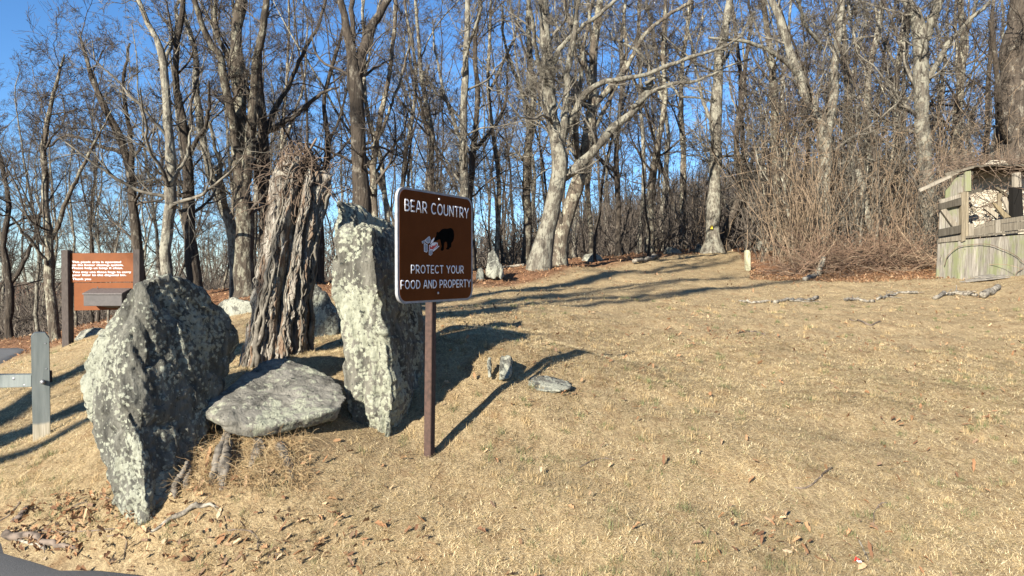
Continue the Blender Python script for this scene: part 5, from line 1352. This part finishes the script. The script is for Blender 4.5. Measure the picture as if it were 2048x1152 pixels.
# ================================================================== leaves and grass
def leaves(n_spec, seed, label):
    rng = np.random.default_rng(seed); XS = []; 
    for (n, fn) in n_spec: XS.append(fn(rng, n))
    xy = np.vstack(XS); n = len(xy); x, y = xy[:, 0], xy[:, 1]
    keep = (road_sd(x, y) > -rng.exponential(.06, n)) ; x, y = x[keep], y[keep]; n = len(x)
    z = H(x, y) + rng.uniform(.004, .04, n)
    s = rng.uniform(.011, .030, n) * (1 + .02 * np.clip(y - 6, 0, 20)); an = rng.uniform(0, 2 * pi, n)
    ux = np.c_[np.cos(an), np.sin(an), rng.normal(0, .6, n)]; vx = np.c_[-np.sin(an), np.cos(an), rng.normal(0, .45, n)]
    up = np.c_[np.zeros(n), np.zeros(n), np.ones(n)]; c = np.c_[x, y, z]
    curl = rng.uniform(-.2, .7, n)[:, None] * s[:, None]
    #  two curled halves with pinched lobes
    P = [c - ux * s[:, None], c - ux * s[:, None] * .35 + vx * s[:, None] * .45 + up * curl, c + ux * s[:, None] * .1 + vx * s[:, None] * .28 + up * curl * .5, c + ux * s[:, None] * .5 + vx * s[:, None] * .4 + up * curl,
         c + ux * s[:, None], c + ux * s[:, None] * .5 - vx * s[:, None] * .4 + up * curl, c + ux * s[:, None] * .1 - vx * s[:, None] * .28 + up * curl * .5, c - ux * s[:, None] * .35 - vx * s[:, None] * .45 + up * curl]
    V = np.stack(P, 1).reshape(-1, 3); b = np.arange(n)[:, None] * 8
    q = np.vstack([b + [0, 1, 2, 2][:4]] )[:, :0]
    tris = np.vstack([b + t for t in ([0, 1, 2], [0, 2, 6], [0, 6, 7], [2, 3, 4], [2, 4, 6], [6, 4, 5])])
    pal = np.array([(.25, .135, .07), (.33, .195, .105), (.15, .08, .045), (.40, .27, .16), (.20, .13, .085), (.46, .35, .23)])
    col = pal[rng.choice(6, n, p=[.28, .25, .22, .12, .11, .02])] * rng.uniform(.7, 1.15, (n, 1))
    o = mesh_np('leaf_litter', V, [tris], M_leaf, None, False, cols=np.repeat(col, 8, 0))
    tag(o, label, 'leaves', kind='stuff')
def edge_band(rng, n):
    px = rng.uniform(-100, 2150, n * 3); Y = rng.uniform(11, 34, n * 3); x = (px - 1024) / F * Y
    m = woods_mask(x, Y); k = rng.uniform(0, 1, n * 3) < m + .02; return np.c_[x[k], Y[k]][:n]
def patch(px, py, sx, sy):
    def f(rng, n):
        Y = gY(px, py); p = W(px, py, Y); return np.c_[rng.normal(p.x, sx, n), rng.normal(p.y, sy, n)]
    return f
def lawn_rand(rng, n):
    Y = 3.4 + 14 * rng.uniform(0, 1, n) ** 1.2; x = rng.uniform(-.5, .8, n) * Y; k = np.sin(x * 1.3 + 2) + np.sin(Y * 1.1 + x * .6) > .1
    k |= rng.uniform(0, 1, n) < .3
    return np.c_[x[k], Y[k]]
def front_thicket(rng, n):
    px = rng.uniform(1500, 1900, n); Y = rng.uniform(16.3, 20, n); return np.c_[(px - 1024) / F * Y, Y]
leaves([(30000, edge_band), (520, patch(110, 1062, .45, .16)), (90, patch(330, 1100, .6, .12)), (90, patch(560, 1120, .5, .12)), (90, patch(470, 1085, .5, .2)), (2000, lawn_rand), (7000, front_thicket),
        (60, patch(1600, 1100, .3, .15)), (40, patch(500, 900, .35, .2)), (90, patch(1640, 700, 1.2, .5)), (60, patch(1400, 668, .5, .3)), (500, patch(1000, 545, 1.2, 1.0))], 17, 'curled brown oak leaves scattered on the grass and under the trees')

def grass():
    rng = np.random.default_rng(33); out = []
    def batch(n, ylo, yhi, pw, w, hh):
        u = rng.uniform(0, 1, n)
        e_ = 1 - pw; Y = (ylo ** e_ + u * (yhi ** e_ - ylo ** e_)) ** (1 / e_)
        x = rng.uniform(-.80, .80, n) * (Y + .6)
        return x, Y
    specs = [(800000, 2.6, 9, 1.3, 2), (700000, 6.0, 30, 1.35, 2)]
    for si, (n, a_, b_, pw, seg) in enumerate(specs):
        x, y = batch(n, a_, b_, pw, 0, 0)
        # tufts: pull roots towards clump centres
        cl = .085 + .004 * y
        wx = x + .05 * np.sin(y * 17 + 2 * np.sin(x * 9)); wy = y + .05 * np.sin(x * 19 + 2 * np.sin(y * 11))
        cx = np.round(wx / cl) * cl; cy = np.round(wy / cl) * cl
        hsh = np.sin(cx * 127.1 + cy * 311.7) * 43758.5453; hsh -= np.floor(hsh); hsh2 = np.sin(cx * 269.5 + cy * 183.3) * 24634.63; hsh2 -= np.floor(hsh2)
        cx = cx + (hsh - .5) * cl * .8; cy = cy + (hsh2 - .5) * cl * .8
        pull = rng.uniform(0, .9, n) * (hsh > .3); x = x + (cx - x) * pull; y = y + (cy - y) * pull
        rd = road_sd(x, y); wmk = woods_mask(x, y)
        bare = np.sin(x * 2.1 + 1.3 * np.sin(y * 1.7)) * np.sin(y * 2.6 + 1.1 * np.sin(x * 1.9))
        dirtm = np.exp(-(((x + 1.55) / .75) ** 2 + ((y - 4.85) / .35) ** 2)) * .75
        k = (rd > .02 + rng.exponential(.04, n)) & (rng.uniform(0, 1, n) > wmk * .93) & (rng.uniform(0, 1, n) > np.clip(bare - .62, 0, .4) * 1.3) & (rng.uniform(0, 1, n) > dirtm)
        x, y, hsh, hsh2, cx, cy = x[k], y[k], hsh[k], hsh2[k], cx[k], cy[k]; n = len(x); z = H(x, y) - .004 + rng.uniform(0, 1, n) ** 2 * .02
        far = np.clip((y - 5) / 15, 0, 1)
        L = rng.uniform(.018, .058, n) * (.65 + .7 * hsh); w = rng.uniform(.0008, .0017, n) * (1 + np.clip(y - 4, 0, 30) * .15)
        rad_az = np.arctan2(y - cy, x - cx) + rng.normal(0, .6, n)
        az = np.where(rng.uniform(0, 1, n) < .55, rad_az, np.where(rng.uniform(0, 1, n) < .5, hsh2 * 2 * pi + rng.normal(0, .4, n), rng.uniform(0, 2 * pi, n)))
        lean = np.radians(np.clip(rng.normal(76, 13, n), 20, 92))
        dx, dy = np.cos(az), np.sin(az); sx, sy = -dy, dx
        base = np.c_[x, y, z]; S = np.c_[sx, sy, np.zeros(n)] * w[:, None]
        m1 = base + np.c_[dx * np.sin(lean), dy * np.sin(lean), np.cos(lean)] * (L * .55)[:, None]
        l2 = np.minimum(lean * 1.12 + .05, 1.75); tip = m1 + np.c_[dx * np.sin(l2), dy * np.sin(l2), np.cos(l2)] * (L * .5)[:, None]
        green = (.6 * np.sin(x * 1.1 + .4) * np.sin(y * 1.4 + .9) + .6 * np.sin(x * 5.7 + y * 3.9) * np.sin(y * 7 - x * 2) + rng.normal(0, .45, n) > 1.0) | ((hsh > .93) & (rng.uniform(0, 1, n) < .6))
        pal = np.array([(.60, .465, .255), (.74, .59, .35), (.45, .335, .175), (.24, .165, .085), (.86, .73, .47)])
        c = pal[rng.choice(5, n, p=[.34, .24, .2, .11, .11])] * rng.uniform(.8, 1.12, (n, 1)) * (.72 + .42 * hsh2 + .22 * np.sin(x * 2.3 + 2 * np.sin(y * 1.1)) * np.sin(y * 2.9 + np.sin(x * 1.7)) + .14 * np.sin(x * 9 + y * 4) * np.sin(y * 11 - x * 3))[:, None]
        gc = np.array([(.15, .17, .065)]) * rng.uniform(.7, 1.6, (n, 1)); c = np.where((green & (rng.uniform(0, 1, n) < .42))[:, None], gc, c)
        if seg == 3:
            V = np.stack([base - S, base + S, m1 + S * .8, m1 - S * .8, tip], 1).reshape(-1, 3); b = np.arange(n)[:, None] * 5
            f = [b + [0, 1, 2, 3], b + [3, 2, 4]]; nv = 5
        else:
            V = np.stack([base - S, base + S, (m1 + tip) / 2], 1).reshape(-1, 3); b = np.arange(n)[:, None] * 3
            f = [b + [0, 1, 2]]; nv = 3
        out.append((V, f, np.repeat(c, nv, 0)))
    # standing tufts, some still green
    nt_ = 2600; ty = 3.3 + 9 * rng.uniform(0, 1, nt_) ** 1.5; tx = rng.uniform(-.78, .78, nt_) * (ty + .5)
    pt = np.sin(tx * 1.7 + 2 * np.sin(ty * .9)) * np.sin(ty * 2.1 + np.sin(tx * 1.3)) + rng.normal(0, .5, nt_) > .1
    tx, ty = tx[pt], ty[pt]; nb_ = 34; gsel = rng.uniform(0, 1, len(tx)) < .45; sz = rng.uniform(.5, 1.2, len(tx))
    x = np.repeat(tx, nb_); y = np.repeat(ty, nb_); gsl = np.repeat(gsel, nb_); szz = np.repeat(sz, nb_); n = len(x)
    x = x + rng.normal(0, .022, n) * szz; y = y + rng.normal(0, .022, n) * szz
    k = (road_sd(x, y) > .05) & (woods_mask(x, y) < .3); x, y, gsl, szz = x[k], y[k], gsl[k], szz[k]; n = len(x); z = H(x, y) - .003
    L = rng.uniform(.03, .075, n) * szz; w = rng.uniform(.0010, .0018, n) * (1 + np.clip(y - 4, 0, 9) * .12); az = rng.uniform(0, 2 * pi, n); le = np.radians(rng.uniform(10, 70, n))
    base = np.c_[x, y, z]; S = np.c_[-np.sin(az), np.cos(az), np.zeros(n)] * w[:, None]; tip = base + np.c_[np.cos(az) * np.sin(le), np.sin(az) * np.sin(le), np.cos(le)] * L[:, None]
    c = np.where(gsl[:, None], np.array([(.12, .135, .06)]) * rng.uniform(.6, 1.7, (n, 1)), np.array([(.42, .31, .165)]) * rng.uniform(.6, 1.5, (n, 1)))
    b = np.arange(n)[:, None] * 3 + len(out[1][0]); out[1] = (np.vstack([out[1][0], np.stack([base - S, base + S, tip], 1).reshape(-1, 3)]), [np.vstack([out[1][1][0], b + [0, 1, 2]])], np.vstack([out[1][2], np.repeat(c, 3, 0)]))
    n0 = len(out[0][0]); V = np.vstack([o[0] for o in out]); C_ = np.vstack([o[2] for o in out])
    o = mesh_np('dry_grass', V, [out[0][1][0], out[1][1][0] + n0], M_blade, None, False, cols=C_)
    tag(o, 'short straw coloured winter grass covering the sloping lawn', 'grass', kind='stuff')
grass()
# straggling dead grass and rootlets on the bank under the slab
def bank_grass():
    rng = np.random.default_rng(71); n = 2600
    px = rng.uniform(345, 620, n); py = rng.uniform(868, 985, n); P = []
    tab = {}
    for a_, b_ in zip(px, py):
        k = (round(a_ / 14), round(b_ / 10))
        if k not in tab: tab[k] = gY(k[0] * 14, k[1] * 10, 4.0, 6.0)
        p = W(a_, b_, tab[k]); P.append((p.x, p.y, h1(p.x, p.y) if len(tab) < 0 else 0))
    P = np.array(P); P[:, 2] = H(P[:, 0], P[:, 1])
    d = np.c_[rng.normal(0, .7, n), rng.normal(-.3, .4, n), rng.uniform(.1, 1, n)]
    Q, R, k = free_strands(rng, P, d, 6, rng.uniform(.012, .035, n), .22, -.22, rng.uniform(.0008, .0016, n))
    v, q = tubes(Q, R, 3); c = np.array([(.50, .36, .19), (.36, .24, .13), (.60, .46, .27)])[rng.integers(0, 3, n)] * rng.uniform(.7, 1.1, (n, 1))
    o = mesh_np('dead_grass', v, [q], M_blade, None, True, cols=np.repeat(c, 18, 0)); tag(o, 'long straggling dead grass on the bank below the slab', 'grass', kind='stuff')
bank_grass()
